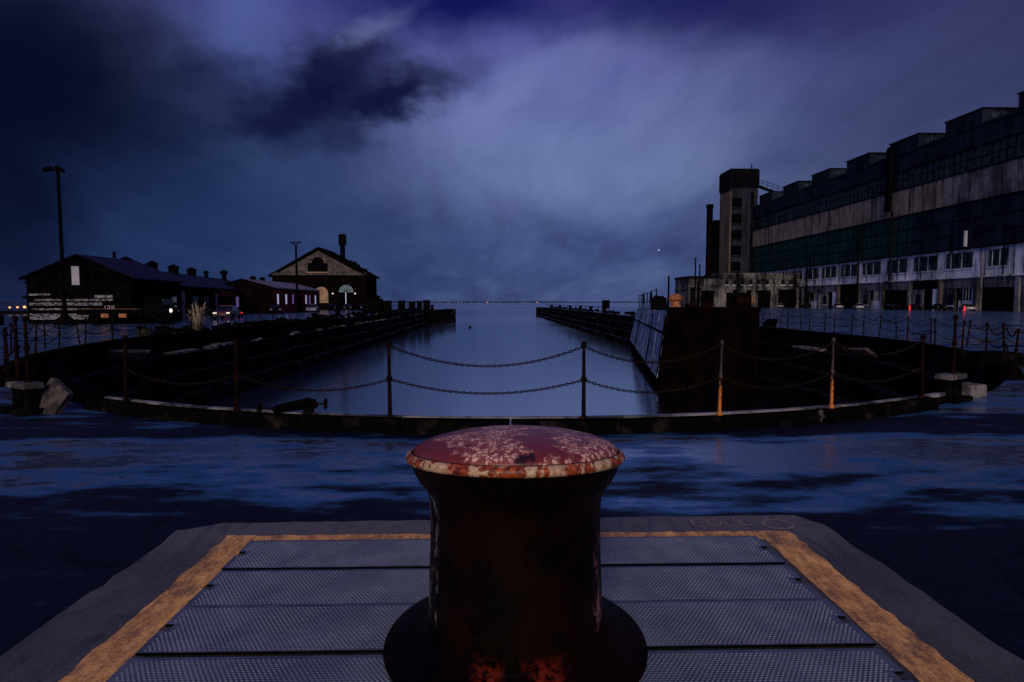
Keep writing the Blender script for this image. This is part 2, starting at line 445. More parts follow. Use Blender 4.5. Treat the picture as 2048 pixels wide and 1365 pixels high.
two('yellow_skip_paint', (.50, .20, .008), (.75, .36, .02), 3, .5, bmp=.2)
two('chalk', (.13, .11, .125), (.22, .18, .20), 30, .9, bmp=0)
two('straw_grass', (.22, .17, .11), (.46, .36, .26), 5, .8, kind='world', bmp=0)
two('green_grass', (.018, .024, .008), (.07, .06, .03), 5, .8, kind='world', bmp=0)
two('far_hill', (.012, .020, .045), (.020, .030, .060), .01, .9, kind='world', bmp=0, spec=.1)
glow('lamp_white', (1.0, .93, .82), .75)
glow('lamp_warm', (1.0, .50, .16), 1.2)
glow('lamp_dim', (.75, .75, .95), .20)
glow('lamp_red', (1.0, .015, .02), .7)
glow('lit_window', (.72, .72, .95), .34)
glow('lit_window_dim', (.42, .26, .75), .16)

# ------------------------------------------------------------------ mesh builder
class MB:
    def __init__(s):
        s.v, s.f, s.m = [], [], []
        s.mi = 0
    def add(s, verts, faces):
        o = len(s.v)
        s.v += [tuple(p) for p in verts]
        s.f += [tuple(i + o for i in q) for q in faces]
        s.m += [s.mi] * len(faces)
        return s
    def hexa(s, p):
        return s.add(p, [(0, 3, 2, 1), (4, 5, 6, 7), (0, 1, 5, 4), (1, 2, 6, 5), (2, 3, 7, 6), (3, 0, 4, 7)])
    def box(s, x0, x1, y0, y1, z0, z1):
        return s.hexa([(x0, y0, z0), (x1, y0, z0), (x1, y1, z0), (x0, y1, z0), (x0, y0, z1), (x1, y0, z1), (x1, y1, z1), (x0, y1, z1)])
    def obox(s, c, size, mtx=None):
        sx, sy, sz = (d / 2 for d in size)
        pts = [Vector(q) for q in ((-sx, -sy, -sz), (sx, -sy, -sz), (sx, sy, -sz), (-sx, sy, -sz), (-sx, -sy, sz), (sx, -sy, sz), (sx, sy, sz), (-sx, sy, sz))]
        if mtx is not None:
            pts = [mtx @ q for q in pts]
        return s.hexa([q + Vector(c) for q in pts])
    def prism(s, poly, z0, z1):
        n = len(poly)
        v = [(x, y, z0) for x, y in poly] + [(x, y, z1) for x, y in poly]
        f = [tuple(range(n - 1, -1, -1)), tuple(range(n, 2 * n))]
        f += [(i, (i + 1) % n, n + (i + 1) % n, n + i) for i in range(n)]
        return s.add(v, f)
    def xprism(s, poly, y0, y1):           # profile in x,z swept along y
        n = len(poly)
        v = [(x, y0, z) for x, z in poly] + [(x, y1, z) for x, z in poly]
        f = [tuple(range(n)), tuple(range(2 * n - 1, n - 1, -1))]
        f += [((i + 1) % n, i, n + i, n + (i + 1) % n) for i in range(n)]
        return s.add(v, f)
    def lathe(s, prof, n=24, c=(0, 0, 0)):
        v, f = [], []
        for r, z in prof:
            for k in range(n):
                a = 2 * math.pi * k / n
                v.append((c[0] + r * math.cos(a), c[1] + r * math.sin(a), c[2] + z))
        for i in range(len(prof) - 1):
            for k in range(n):
                k2 = (k + 1) % n
                f.append((i * n + k, i * n + k2, (i + 1) * n + k2, (i + 1) * n + k))
        return s.add(v, f)
    def tube(s, pts, r, n=8, caps=True):
        pts = [Vector(p) for p in pts]
        rs = r if isinstance(r, (list, tuple)) else [r] * len(pts)
        v, f = [], []
        for i, p in enumerate(pts):
            d = (pts[min(i + 1, len(pts) - 1)] - pts[max(i - 1, 0)]).normalized()
            up = Vector((0, 0, 1)) if abs(d.z) < .9 else Vector((1, 0, 0))
            a = d.cross(up).normalized()
            b = a.cross(d)
            for k in range(n):
                t = 2 * math.pi * k / n
                v.append(p + (a * math.cos(t) + b * math.sin(t)) * rs[i])
        for i in range(len(pts) - 1):
            for k in range(n):
                f.append((i * n + k, i * n + (k + 1) % n, (i + 1) * n + (k + 1) % n, (i + 1) * n + k))
        if caps:
            f += [tuple(range(n - 1, -1, -1)), tuple(range((len(pts) - 1) * n, len(pts) * n))]
        return s.add(v, f)
    def ball(s, c, r, n=10, m=6):
        prof = [(max(1e-4, r * math.sin(math.pi * i / m)), -r * math.cos(math.pi * i / m)) for i in range(m + 1)]
        return s.lathe(prof, n, c)
    def ring(s, c, rad, r, axis='x', n=16, m=6, sq=(1, 1)):
        v, f = [], []
        for i in range(n):
            a = 2 * math.pi * i / n
            for k in range(m):
                t = 2 * math.pi * k / m
                q = (rad + r * math.cos(t))
                u, w_, h = q * math.cos(a) * sq[0], q * math.sin(a) * sq[1], r * math.sin(t)
                p = {'x': (h, u, w_), 'y': (u, h, w_), 'z': (u, w_, h)}[axis]
                v.append((c[0] + p[0], c[1] + p[1], c[2] + p[2]))
        for i in range(n):
            for k in range(m):
                f.append((i * m + k, ((i + 1) % n) * m + k, ((i + 1) % n) * m + (k + 1) % m, i * m + (k + 1) % m))
        return s.add(v, f)
    def mesh(s, name, mats, smooth=False):
        me = bpy.data.meshes.new(name)
        me.from_pydata(s.v, [], s.f)
        for m in (mats if isinstance(mats, (list, tuple)) else [mats]):
            me.materials.append(M[m])
        if any(s.m):
            me.polygons.foreach_set('material_index', s.m)
        me.validate()
        if smooth:
            me.polygons.foreach_set('use_smooth', [True] * len(me.polygons))
            try:
                me.set_sharp_from_angle(angle=R(38))
            except Exception:
                pass
        me.update()
        return me
    def build(s, name, mats, parent=None, smooth=False, bevel=0.0, kind=None, label=None):
        return link(name, s.mesh(name, mats, smooth), parent, bevel, kind, label)

def link(name, me, parent=None, bevel=0.0, kind=None, label=None):
    o = bpy.data.objects.new(name, me)
    COL.objects.link(o)
    if parent is not None:
        o.parent = parent
    if bevel:
        b = o.modifiers.new('bevel', 'BEVEL')
        b.width = bevel
        b.segments = 2
        b.limit_method = 'ANGLE'
    if kind:
        o['kind'] = kind
    if label:
        o['label'] = label
    return o
def thing(name, label, cat, loc=(0, 0, 0), rz=0.0, group=None):
    o = bpy.data.objects.new(name, None)
    COL.objects.link(o)
    o.location = loc
    o.rotation_euler = (0, 0, rz)
    o['label'] = label
    o['category'] = cat
    if group:
        o['group'] = group
    return o
def tag(o, label, cat, group=None):
    o['label'] = label
    o['category'] = cat
    if group:
        o['group'] = group
    return o
KIDS = {}
def dup(o, label, loc, rz=0.0, group=None):
    def kids(x):
        return [c for c in bpy.data.objects if c.parent == x]
    if o.name not in KIDS:
        KIDS[o.name] = [(c, kids(c)) for c in kids(o)]
    n = o.copy()
    COL.objects.link(n)
    n.location = loc
    n.rotation_euler = (0, 0, rz)
    n['label'] = label
    if group:
        n['group'] = group
    for c, gs in KIDS[o.name]:
        d = c.copy()
        COL.objects.link(d)
        d.parent = n
        for g in gs:
            e = g.copy()
            COL.objects.link(e)
            e.parent = d
    return n
ORD = ['first', 'second', 'third', 'fourth', 'fifth', 'sixth', 'seventh', 'eighth', 'ninth', 'tenth', 'eleventh', 'twelfth',
       'thirteenth', 'fourteenth', 'fifteenth', 'sixteenth', 'seventeenth', 'eighteenth', 'nineteenth', 'twentieth']

# ------------------------------------------------------------------ the dock's plan
ECX, ECY, EA, EB = .7, 31.0, 17.3, 23.0
def epos(th):
    return Vector((ECX + EA * math.sin(th), ECY - EB * math.cos(th)))
path = [Vector((-12.2, 161)), Vector((-12.2, 147)), Vector((-16.6, 141))]
path += [Vector((-16.6, y)) for y in range(130, 31, -11)]
path += [epos(R(a)) for a in range(-90, 91, 3)]
path += [Vector((18.0, y)) for y in range(42, 205, 18)] + [Vector((18.0, 215))]
def normal(pts, i):
    d = (pts[min(i + 1, len(pts) - 1)] - pts[max(i - 1, 0)]).normalized()
    return Vector((-d.y, d.x))
nrm = [normal(path, i) for i in range(len(path))]
WATER = -3.2

# ground: one sheet with the dock cut out of it
outer = [(400, 215), (400, -120), (-400, -120), (-400, 78), (-62, 78), (-62, 161)]
poly = [(p.x, p.y) for p in path] + outer
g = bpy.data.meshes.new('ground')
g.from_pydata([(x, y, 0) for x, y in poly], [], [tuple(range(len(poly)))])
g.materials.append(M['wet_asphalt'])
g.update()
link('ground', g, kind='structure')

# altared dock wall
prof = [(0, 0), (0, -.85), (.8, -.85), (.8, -1.75), (1.6, -1.75), (1.6, -2.6), (2.4, -2.6), (2.4, -8)]
mb = MB()
rows = [[(p.x + n.x * o, p.y + n.y * o, z) for o, z in prof] for p, n in zip(path, nrm)]
k = len(prof)
mb.add([q for r_ in rows for q in r_], [(i * k + j, i * k + j + 1, (i + 1) * k + j + 1, (i + 1) * k + j) for i in range(len(rows) - 1) for j in range(k - 1)])
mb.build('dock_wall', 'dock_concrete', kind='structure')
mb = MB()
oo = [(18.0, 215)] + outer + [(-12.2, 161)]
for a, b in zip(oo[:-1], oo[1:]):
    mb.add([(*a, 0), (*b, 0), (*b, -9), (*a, -9)], [(0, 1, 2, 3)])
# ends of the two pier heads below the altars
mb.box(-12.2, -9.8, 160.98, 161.2, -9, -.02)
mb.box(15.6, 18.0, 214.98, 215.2, -9, -.02)
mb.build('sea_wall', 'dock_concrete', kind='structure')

s = bpy.data.meshes.new('sea')
s.from_pydata([(-9000, -200, WATER), (9000, -200, WATER), (9000, 14000, WATER), (-9000, 14000, WATER)], [], [(0, 1, 2, 3)])
s.materials.append(M['sea_water'])
link('sea', s, kind='structure')

# far shore: a low ridge across the bay
mb = MB()
n = 120
top = []
for i in range(n + 1):
    x = -7500 + 15000 * i / n
    h = 3 + 4 * math.sin(i * .37) ** 2 + 6 * math.sin(i * .11 + 1) ** 2 + rnd.uniform(-2, 2)
    top.append((x, h))
vs, fs = [], []
for x, h in top:
    vs += [(x, 7000, WATER - 1), (x, 7060, h * .7), (x, 7300, h), (x, 7900, WATER - 1)]
for i in range(n):
    for j in range(3):
        fs.append((i * 4 + j, (i + 1) * 4 + j, (i + 1) * 4 + j + 1, i * 4 + j + 1))
mb.add(vs, fs)
mb.build('hills', 'far_hill', kind='structure')

# ------------------------------------------------------------------ coping stones round the dock
def arcs(pts, step):
    out, acc = [pts[0]], 0.0
    for a, b in zip(pts[:-1], pts[1:]):
        L = (b - a).length
        t = step - acc
        while t <= L:
            out.append(a + (b - a) * (t / L))
            t += step
        acc = (acc + L) % step
    return out
fine = [epos(R(a * .5)) for a in range(-180, 181)]
left_line = [Vector((-16.6, y)) for y in range(62, 31, -2)]
right_line = [Vector((18.0, y)) for y in range(33, 63, 2)]
ring = left_line + fine + right_line
cop = thing('dock_coping', 'low dark stone coping curving round the head of the dry dock', 'coping', (0, 0, 0))
st = arcs(ring, 1.45)
for i in range(len(st) - 1):
    a, b = st[i], st[i + 1]
    m = (a + b) / 2
    front = m.y < 10.0
    gap = (m.y < 13.3 and not front)
    if gap:
        continue
    na, nb = normal(st, i), normal(st, i + 1)
    wd = .22 if front else .34
    h = (.185 if front else .11) + rnd.uniform(-.008, .008)
    d = (b - a).normalized() * .008
    a2, b2 = a + d, b - d
    ia, ib = a2 + na * .06, b2 + nb * .06
    oa, ob = a2 - na * wd, b2 - nb * wd
    ch = .018
    mb = MB()
    mb.hexa([(oa.x, oa.y, -.04), (ob.x, ob.y, -.04), (ib.x, ib.y, -.04), (ia.x, ia.y, -.04),
             (oa.x + na.x * ch, oa.y + na.y * ch, h), (ob.x + nb.x * ch, ob.y + nb.y * ch, h), (ib.x, ib.y, h + .004), (ia.x, ia.y, h)])
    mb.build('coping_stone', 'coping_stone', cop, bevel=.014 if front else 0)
# the pale nosing along the inner edge of the front stones
mb = MB()
fr = [p for p in ring if p.y < 10.0]
for i in range(len(fr) - 1):
    na, nb = normal(fr, i), normal(fr, i + 1)
    a, b = fr[i], fr[i + 1]
    p = [a + na * .064, b + nb * .064, b - nb * .035, a - na * .035]
    mb.hexa([(p[0].x, p[0].y, .15), (p[1].x, p[1].y, .15), (p[2].x, p[2].y, .15), (p[3].x, p[3].y, .15),
             (p[0].x, p[0].y, .204), (p[1].x, p[1].y, .204), (p[2].x, p[2].y, .204), (p[3].x, p[3].y, .204)])
mb.build('nosing', 'coping_pale', cop)

# ------------------------------------------------------------------ bollard platform
PZ = .20
plat = thing('bollard_platform', 'grey concrete pad with a worn yellow border under the big bollard', 'platform', (.05, 0, 0), R(-.5))
edge = [(-2.33, .9), (2.30, .9)]
pts = []
def run(a, b, nseg, amp):
    for i in range(nseg):
        t = i / nseg
        pts.append((a[0] + (b[0] - a[0]) * t + rnd.uniform(-amp, amp), a[1] + (b[1] - a[1]) * t + rnd.uniform(-amp, amp)))
run((-2.24, .9), (2.22, .9), 4, 0)
run((2.22, .9), (2.24, 4.05), 26, .014)
run((2.24, 4.05), (2.12, 4.26), 4, .010)
run((2.12, 4.26), (-1.98, 4.20), 34, .012)
run((-1.98, 4.20), (-2.24, 4.06), 5, .012)
run((-2.24, 4.06), (-2.24, .9), 28, .016)
mb = MB()
mb.prism(pts, -.05, PZ)
mb.build('slab', 'platform_concrete', plat, bevel=.018)
def strip(mb, poly):
    mb.add([(x, y, PZ + .004) for x, y in poly], [tuple(range(len(poly)))])
def rag(a, b, nseg, amp):
    return [(a[0] + (b[0] - a[0]) * i / nseg + rnd.uniform(-amp, amp), a[1] + (b[1] - a[1]) * i / nseg + rnd.uniform(-amp, amp)) for i in range(nseg + 1)]
def ribbon(mb, A, B):
    n = len(A)
    mb.add([(x, y, PZ + .004) for x, y in A] + [(x, y, PZ + .004) for x, y in B], [(i, i + 1, n + i + 1, n + i) for i in range(n - 1)])
mb = MB()
ribbon(mb, rag((-1.86, 1.0), (-1.84, 3.94), 40, .013), rag((-1.655, 1.0), (-1.645, 3.94), 40, .004))
ribbon(mb, rag((1.655, 1.0), (1.70, 3.94), 40, .004), rag((1.87, 1.0), (1.92, 3.94), 40, .014))
ribbon(mb, rag((-1.645, 3.795), (1.70, 3.795), 40, .003), rag((-1.645, 3.935), (1.70, 3.935), 40, .010))
mb.build('yellow_border', 'worn_yellow_paint', plat)
# chalk writing, worn past reading, and a ring at the back right corner
def stroke(name, pp, wdt, dy=-.115):
    mb = MB()
    n = len(pp)
    L_, R_ = [], []
    for i in range(n):
        a, b = Vector(pp[max(i - 1, 0)]), Vector(pp[min(i + 1, n - 1)])
        d = (b - a).normalized()
        q = Vector((-d.y, d.x)) * wdt
        L_.append((pp[i][0] - q.x, pp[i][1] - q.y + dy, PZ + .005))
        R_.append((pp[i][0] + q.x, pp[i][1] + q.y + dy, PZ + .005))
    mb.add(L_ + R_, [(i, i + 1, n + i + 1, n + i) for i in range(n - 1)])
    mb.build(name, 'chalk', plat)
stroke('chalk_ring', [(1.90 + .10 * math.cos(a * .3), 4.17 + .085 * math.sin(a * .3)) for a in range(22)], .014)
stroke('chalk_letter', [(1.32, 4.28), (1.31, 4.14), (1.41, 4.14)], .010)
stroke('chalk_letter', [(1.47 + .045 * math.cos(a * .45), 4.21 + .06 * math.sin(a * .45)) for a in range(15)], .010)
stroke('chalk_letter', [(1.54, 4.14), (1.56, 4.28), (1.59, 4.19), (1.62, 4.28), (1.64, 4.14)], .010)
stroke('chalk_letter', [(1.69 + .03 * math.cos(a * .5 + 1), 4.21 + .06 * math.sin(a * .5 + 1)) for a in range(10)], .010)

# steel tread plates, each with a lifting notch at both ends
PD = .405
def plate_mesh():
    hw = 1.635
    q = []
    q += [(-hw, 0), (hw, 0)]
    q += [(hw, PD * .44), (hw - .045, PD * .44), (hw - .045, PD * .58), (hw, PD * .58)]
    q += [(hw, PD), (-hw, PD)]
    q += [(-hw, PD * .58), (-hw + .045, PD * .58), (-hw + .045, PD * .44), (-hw, PD * .44)]
    mb = MB()
    mb.prism(q, 0, .016)
    mb.m[2:] = [1] * (len(mb.m) - 2)  # side faces black: the shadow in the gaps is put into their colour
    return mb.mesh('tread_plate', ['tread_plate_steel', 'black_steel'])
def lug_mesh():
    mb = MB()
    px, py = .0215, .0155
    ny = int((PD - .02) / py)
    nx = int(3.22 / px)
    for j in range(ny):
        for i in range(nx):
            x = -1.60 + i * px + (.5 * px if j % 2 else 0)
            y = .016 + j * py
            if abs(x) > 1.56 and abs(y - PD * .51) < PD * .1:
                continue
            a, b, h = .0078, .0050, .0036
            z = .016
            mb.add([(x - a, y, z), (x, y - b, z), (x + a, y, z), (x, y + b, z), (x - a * .45, y, z + h), (x, y - b * .45, z + h), (x + a * .45, y, z + h), (x, y + b * .45, z + h)],
                   [(4, 5, 6, 7), (0, 1, 5, 4), (1, 2, 6, 5), (2, 3, 7, 6), (3, 0, 4, 7)])
    return mb.mesh('tread_pattern', 'tread_lug_steel')
pm, lm = plate_mesh(), lug_mesh()
for y, dz, tilt in ((1.28, 0, 0), (1.70, 0, 0), (2.125, .004, .1), (2.555, .010, .3), (2.972, .003, .1), (3.388, .012, .5)):
    o = link('tread_plate', pm, plat, bevel=.003)
    o.location = (rnd.uniform(-.006, .006), y, PZ + .002 + dz)
    o.rotation_euler = (R(-tilt * .6), 0, R(rnd.uniform(-.1, .1)))
    l = link('tread_pattern', lm, o, kind='stuff')

# the big bollard
bol = thing('mooring_bollard', 'big mushroom headed iron bollard with rusty red cap on yellow bordered pad', 'bollard', (.10, 2.62, PZ + .026))
mb = MB()
bp = [(.588, 0), (.600, .016), (.597, .032), (.575, .052), (.530, .078), (.460, .112), (.416, .150), (.402, .18), (.396, .25), (.392, .36), (.388, .46), (.386, .56), (.386, .64),
      (.390, .68), (.403, .715), (.424, .752), (.444, .790), (.453, .822), (.457, .831), (.30, .836)]
bp = [(r_ * (.972 if .1 < z_ < .75 else .975 if z_ < .1 else 1), z_ * (.50 if z_ < .2 else 1)) for r_, z_ in bp]
mb.lathe(bp, 96)
def lean(mb):
    # the head leans a few degrees away from the pad's near side
    out_ = []
    for x, y, z in mb.v:
        k_ = min(max((z - .60) / .20, 0), 1)
        a_ = R(6.3) * k_ * k_ * (3 - 2 * k_)
        yy, zz_ = y, z - .80
        out_.append((x, yy * math.cos(a_) + zz_ * math.sin(a_), .80 - yy * math.sin(a_) + zz_ * math.cos(a_)))
    mb.v = out_
lean(mb)
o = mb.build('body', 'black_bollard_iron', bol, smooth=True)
mb = MB()
mb.lathe([(.44, .832), (.458, .827), (.470, .831), (.478, .840), (.480, .850), (.477, .859), (.469, .867), (.460, .871), (.456, .871), (.452, .864)], 96)
lean(mb)
mb.build('rim', 'rust_streaked_rim', bol, smooth=True)
mb = MB()
dome = [(.4515, .863)] + [(.448 * math.cos(t * math.pi / 2 / 14),   .873 + .099 * math.sin(t * math.pi / 2 / 14) ** 1.15) for t in range(0, 14)] + [(.001, .979)]
mb.lathe(dome, 96)
lean(mb)
mb.build('cap', 'flaking_red_paint', bol, smooth=True)
mb = MB()
mb.ring((0, 0, .869), .4525, .0042, 'z', 96, 6)
lean(mb)
mb.build('crease_shade', 'black_steel', bol, smooth=True)  # thin black ring paints the shade in the crease round the cap

# ------------------------------------------------------------------ chain posts and chains
def post_prof():
    return [(.001, 0), (.055, 0), (.055, .015), (.042, .035), (.029, .05), (.0275, .30), (.025, .49), (.032, .50), (.040, .52), (.042, .54), (.037, .562), (.025, .575), (.023, .75), (.021, .955),
            (.028, .962), (.036, .975), (.041, 1.0), (.039, 1.024), (.028, 1.042), (.001, 1.05)]
def post_mesh(name, m, sc=1.0):
    mb = MB()
    mb.lathe([(r_ * sc, z_) for r_, z_ in post_prof()], 14)
    return mb.mesh(name, m, smooth=True)
pm_rust, pm_yel = post_mesh('chain_post', 'rusty_iron'), post_mesh('chain_post', 'worn_yellow_post_paint', .82)
def chain_post(x, y, z, label, group, yellow=False, lean=0.0, az=0.0):
    t = link('chain_post', pm_yel if yellow else pm_rust)
    t.location = (x, y, z)
    t.rotation_euler = (R(lean), R(lean * .6), R(rnd.uniform(0, 360)) if not yellow else R(az))
    return tag(t, label, 'post', group)
def curve_pts(a, b, sag, n):
    a, b = Vector(a), Vector(b)
    return [a + (b - a) * (i / n) + Vector((0, 0, -4 * sag * (i / n) * (1 - i / n))) for i in range(n + 1)]
def chain(a, b, sag, label, group, links=True):
    mb = MB()
    if not links:
        mb.tube(curve_pts(a, b, sag, 12), .014, 5)
    else:
        pts = curve_pts(a, b, sag, 200)
        L = sum((q - p).length for p, q in zip(pts[:-1], pts[1:]))
        n = max(4, int(L / .043))
        cum = [0]
        for p, q in zip(pts[:-1], pts[1:]):
            cum.append(cum[-1] + (q - p).length)
        j = 0
        for i in range(n):
            sdist = (i + .5) / n * L
            while cum[j + 1] < sdist:
                j += 1
            p = pts[j] + (pts[j + 1] - pts[j]) * ((sdist - cum[j]) / (cum[j + 1] - cum[j]))
            d = (pts[j + 1] - pts[j]).normalized()
            side = d.cross(Vector((0, 0, 1))).normalized()
            up = side.cross(d)
            if i % 2:
                side, up = up, side
            mx = Matrix((d, side, up)).transposed()
            v, f = [], []
            N, K = 10, 5
            for u in range(N):
                a_ = 2 * math.pi * u / N
                for k_ in range(K):
                    t_ = 2 * math.pi * k_ / K
                    q = Vector(((.029 + .0068 * math.cos(t_)) * math.cos(a_), (.0145 + .0068 * math.cos(t_)) * math.sin(a_), .0068 * math.sin(t_)))
                    v.append(mx @ q + p)
            for u in range(N):
                for k_ in range(K):
                    f.append((u * K + k_, ((u + 1) % N) * K + k_, ((u + 1) % N) * K + (k_ + 1) % K, u * K + (k_ + 1) % K))
            mb.add(v, f)
    o = mb.build('chain', 'chain_iron')
    return tag(o, label, 'chain', group)

FR = 'chain posts along the curved front coping'
front = []
for x, yel, lab in ((-5.80, False, 'thin rusty chain post at the left end of the front coping, by the dark wall'),
                    (-3.68, False, 'rust brown chain post on front coping against the dark left dock wall'),
                    (-1.39, False, 'black chain post seen against the water just right of the pipe with handwheels'),
                    (1.22, False, 'rust red chain post standing against the open water behind the bollard'),
                    (3.15, True, 'chain post flaked with yellow paint in front of the dark caisson end'),
                    (5.02, True, 'chain post bright orange yellow at its foot, right of the caisson'),
                    (7.02, False, 'dark chain post nearest the right end of the front coping')):
    th = math.asin((x - ECX) / EA)
    p = epos(th)
    y = p.y - .07
    front.append((x, y))
    chain_post(x, y, .186, lab, FR, yel, rnd.uniform(-1.2, 1.2))
names = ['left end post', 'brown post', 'black post', 'rust red post', 'flaked yellow post', 'orange footed post', 'right end post']
for i in range(6):
    a, b = front[i], front[i + 1]
    sg = .23 if i != 2 else .27
    if i not in (0, 1):
        chain((*a, 1.165), (*b, 1.165), sg, 'upper chain sagging from the %s to the %s' % (names[i], names[i + 1]), 'chains along the front coping')
    chain((*a, .715), (*b, .715), .19, 'lower chain sagging from the %s to the %s' % (names[i], names[i + 1]), 'chains along the front coping')

chain_post(-7.62, 9.84, .485, 'dark chain post standing on the left bitts slab, outermost of two', 'chain posts on the bitts')
chain_post(-7.36, 9.70, .485, 'dark chain post standing on the left bitts slab, nearer the dock', 'chain posts on the bitts')
chain_post(8.22, 10.40, .485, 'lone rusty chain post standing on the right bitts slab', 'chain posts on the bitts')
def side_row(side, off, label_row, y0, y1, step):
    base = [p for p in ring if (p.x < ECX) == (side < 0) and p.y > 11.0]
    base.sort(key=lambda p: p.y)
    base = arcs(base, .1)
    pp = []
    last = None
    for i in range(1, len(base) - 1):
        p = base[i]
        if p.y < y0 or p.y > y1:
            continue
        d = (base[i + 1] - base[i - 1]).normalized()
        n = Vector((d.y, -d.x))
        if n.x * side < 0:
            n = -n
        q = p + n * off
        if last is None or (q - last).length >= step:
            pp.append(q)
            last = q
    for i, q in enumerate(pp):
        if i >= len(ORD):
            break
        z = .10 if off < .3 else 0
        chain_post(q.x, q.y, z, 'dark chain post, %s from the near end of the %s' % (ORD[i], label_row), 'chain posts of the ' + label_row, False, rnd.uniform(-4, 4))
        if i:
            r_ = pp[i - 1]
            near = q.y < 19
            if rnd.random() > .12:
                chain((r_.x, r_.y, z + .98), (q.x, q.y, z + .98), rnd.uniform(.16, .3), 'upper chain from the %s to the %s post, %s' % (ORD[i - 1], ORD[i], label_row), 'chains of the ' + label_row, near)
            if rnd.random() > .2:
                chain((r_.x, r_.y, z + .53), (q.x, q.y, z + .53), rnd.uniform(.14, .26), 'lower chain from the %s to the %s post, %s' % (ORD[i - 1], ORD[i], label_row), 'chains of the ' + label_row, near)
side_row(-1, .15, 'inner row by left dock wall', 13.0, 48, 2.5)
side_row(-1, 1.5, 'outer row by left dock wall', 12.6, 48, 2.7)
side_row(1, .15, 'inner row by right dock wall', 13.6, 56, 2.5)
side_row(1, 1.9, 'outer row by right dock wall', 14.5, 60, 2.7)

rag = MB()
for i in range(5):
    rag.ball((rnd.uniform(-.025, .025), -.012, -.02 - i * .035), .036 - i * .004, 8, 5)
o = rag.build('rag', 'brown_rubble', smooth=True)
rp = epos(math.asin((4.72 - ECX) / EA))
o.location = (rp.x, rp.y - .235, .20)
tag(o, 'small greyish rag hanging over the front coping left of the orange footed post', 'rag')

# pipe manifold with two handwheels on the coping
vx = -2.58
vp = epos(math.asin((vx - ECX) / EA))
vm = thing('valve_pipe', 'dark pipe with a handwheel at each end on the front coping', 'valve', (vx, vp.y + .01, .18))
MB().lathe([(.001, 0), (.085, 0), (.080, .02), (.072, .05), (.074, .10), (.085, .12), (.001, .125)], 16).build('pedestal', 'black_steel', vm, smooth=True)
mb = MB()
mb.tube([(.12, 0, .13), (0, 0, .145), (-.18, 0, .125), (-.36, 0, .095), (-.44, 0, .08)], [.045, .075, .072, .060, .045], 12)
mb.ball((-.44, 0, .075), .062, 12, 8)
mb.build('pipe', 'black_steel', vm, smooth=True)
mb = MB()
mb.tube([(.10, 0, .19), (0, 0, .215), (-.20, 0, .165), (-.33, 0, .11)], [.022, .026, .022, .018], 8)
mb.build('hose', 'rubber', vm, smooth=True)
for x, zc, rr in ((.235, .15, .072), (-.68, .095, .070)):
    mb = MB()
    mb.ring((x, 0, zc), rr, .011, 'x', 18, 6)
    for k in range(4):
        a = math.pi * k / 4
        mb.tube([(x, -rr * math.cos(a), zc - rr * math.sin(a)), (x, rr * math.cos(a), zc + rr * math.sin(a))], .006, 5)
    xa = .10 if x > 0 else -.46
    mb.tube([(xa, 0, zc - (.0 if x > 0 else .01)), (x + (.015 if x > 0 else -.015), 0, zc)], .014, 8)
    mb.build('handwheel', 'rusty_iron', vm, smooth=True)

# stone bitts at both ends of the front coping
def bitts(x, y, rz, label, mpale):
    t = thing('mooring_bitts', label, 'bitts', (x, y, 0), rz, 'twin mooring posts beside the dock head')
    t.scale = (.50, .62, .80)
    mb = MB()
    mb.prism([(-.75, -.34), (.72, -.36), (.80, .30), (-.70, .36)], -.03, .10)
    mb.build('plinth', 'coping_stone', t, bevel=.02)
    for sx in (-.36, .36):
        MB().lathe([(.001, .10), (.19, .10), (.17, .14), (.16, .42), (.185, .45), (.19, .48), (.001, .485)], 18, (sx, 0, 0)).build('post', 'black_steel', t, smooth=True)
    mb = MB()
    mb.prism([(-.62, -.22), (.58, -.24), (.66, .20), (-.55, .25)], .487, .60)
    mb.build('cap_slab', mpale, t, bevel=.025)
    return t
bitts(-7.45, 9.75, R(-30), 'pair of squat mooring posts under a pale slab, left end of front coping', 'pale_rubble')
bitts(8.15, 10.35, R(32), 'pair of squat mooring posts under a pale slab, right end of front coping', 'pale_rubble')
def chunk(mb, c, size, rot, jit=.18):
    mx = Matrix.Rotation(rot[2], 3, 'Z') @ Matrix.Rotation(rot[1], 3, 'Y') @ Matrix.Rotation(rot[0], 3, 'X')
    sx, sy, sz = (d / 2 for d in size)
    pts = [Vector((a * sx, b * sy, d * sz)) for d in (-1, 1) for a, b in ((-1, -1), (1, -1), (1, 1), (-1, 1))]
    pts = [mx @ Vector((p.x * (1 + rnd.uniform(-jit, jit)), p.y * (1 + rnd.uniform(-jit, jit)), p.z * (1 + rnd.uniform(-jit, jit)))) + Vector(c) for p in pts]
    mb.hexa(pts)
def stone(name, c, size, rot, m, label, cat, group=None, jit=.15):
    mb = MB()
    chunk(mb, (0, 0, 0), size, rot, jit)
    o = mb.build(name, m, bevel=min(size) * .12)
    o.location = c
    return tag(o, label, cat, group)
stone('wing_wall', (-7.0, 9.72, .20), (.55, .11, .54), (R(-24), R(20), R(-30)), 'brown_rubble', 'sloping brown broken wing wall beside the left mooring posts', 'wall')
stone('concrete_slab', (-15.75, 26.3, -.58), (1.7, .75, .16), (R(-42), R(6), R(68)), 'brown_rubble', 'brown grey slab on the left dock steps, standing for a lit wall patch', 'slab', 'broken slabs on the dock steps')  # slab added in place of a lit patch of the dock wall
stone('concrete_slab', (-15.98, 31.3, -.79), (2.6, .55, .12), (0, 0, R(88)), 'pale_rubble', 'long pale slab lying on the left dock ledge below the grass clump', 'slab', 'broken slabs on the dock steps')
stone('concrete_slab', (-16.15, 37.0, -.78), (2.0, .55, .14), (0, 0, R(90)), 'pale_rubble', 'short pale slab further along the left dock ledge', 'slab', 'broken slabs on the dock steps')
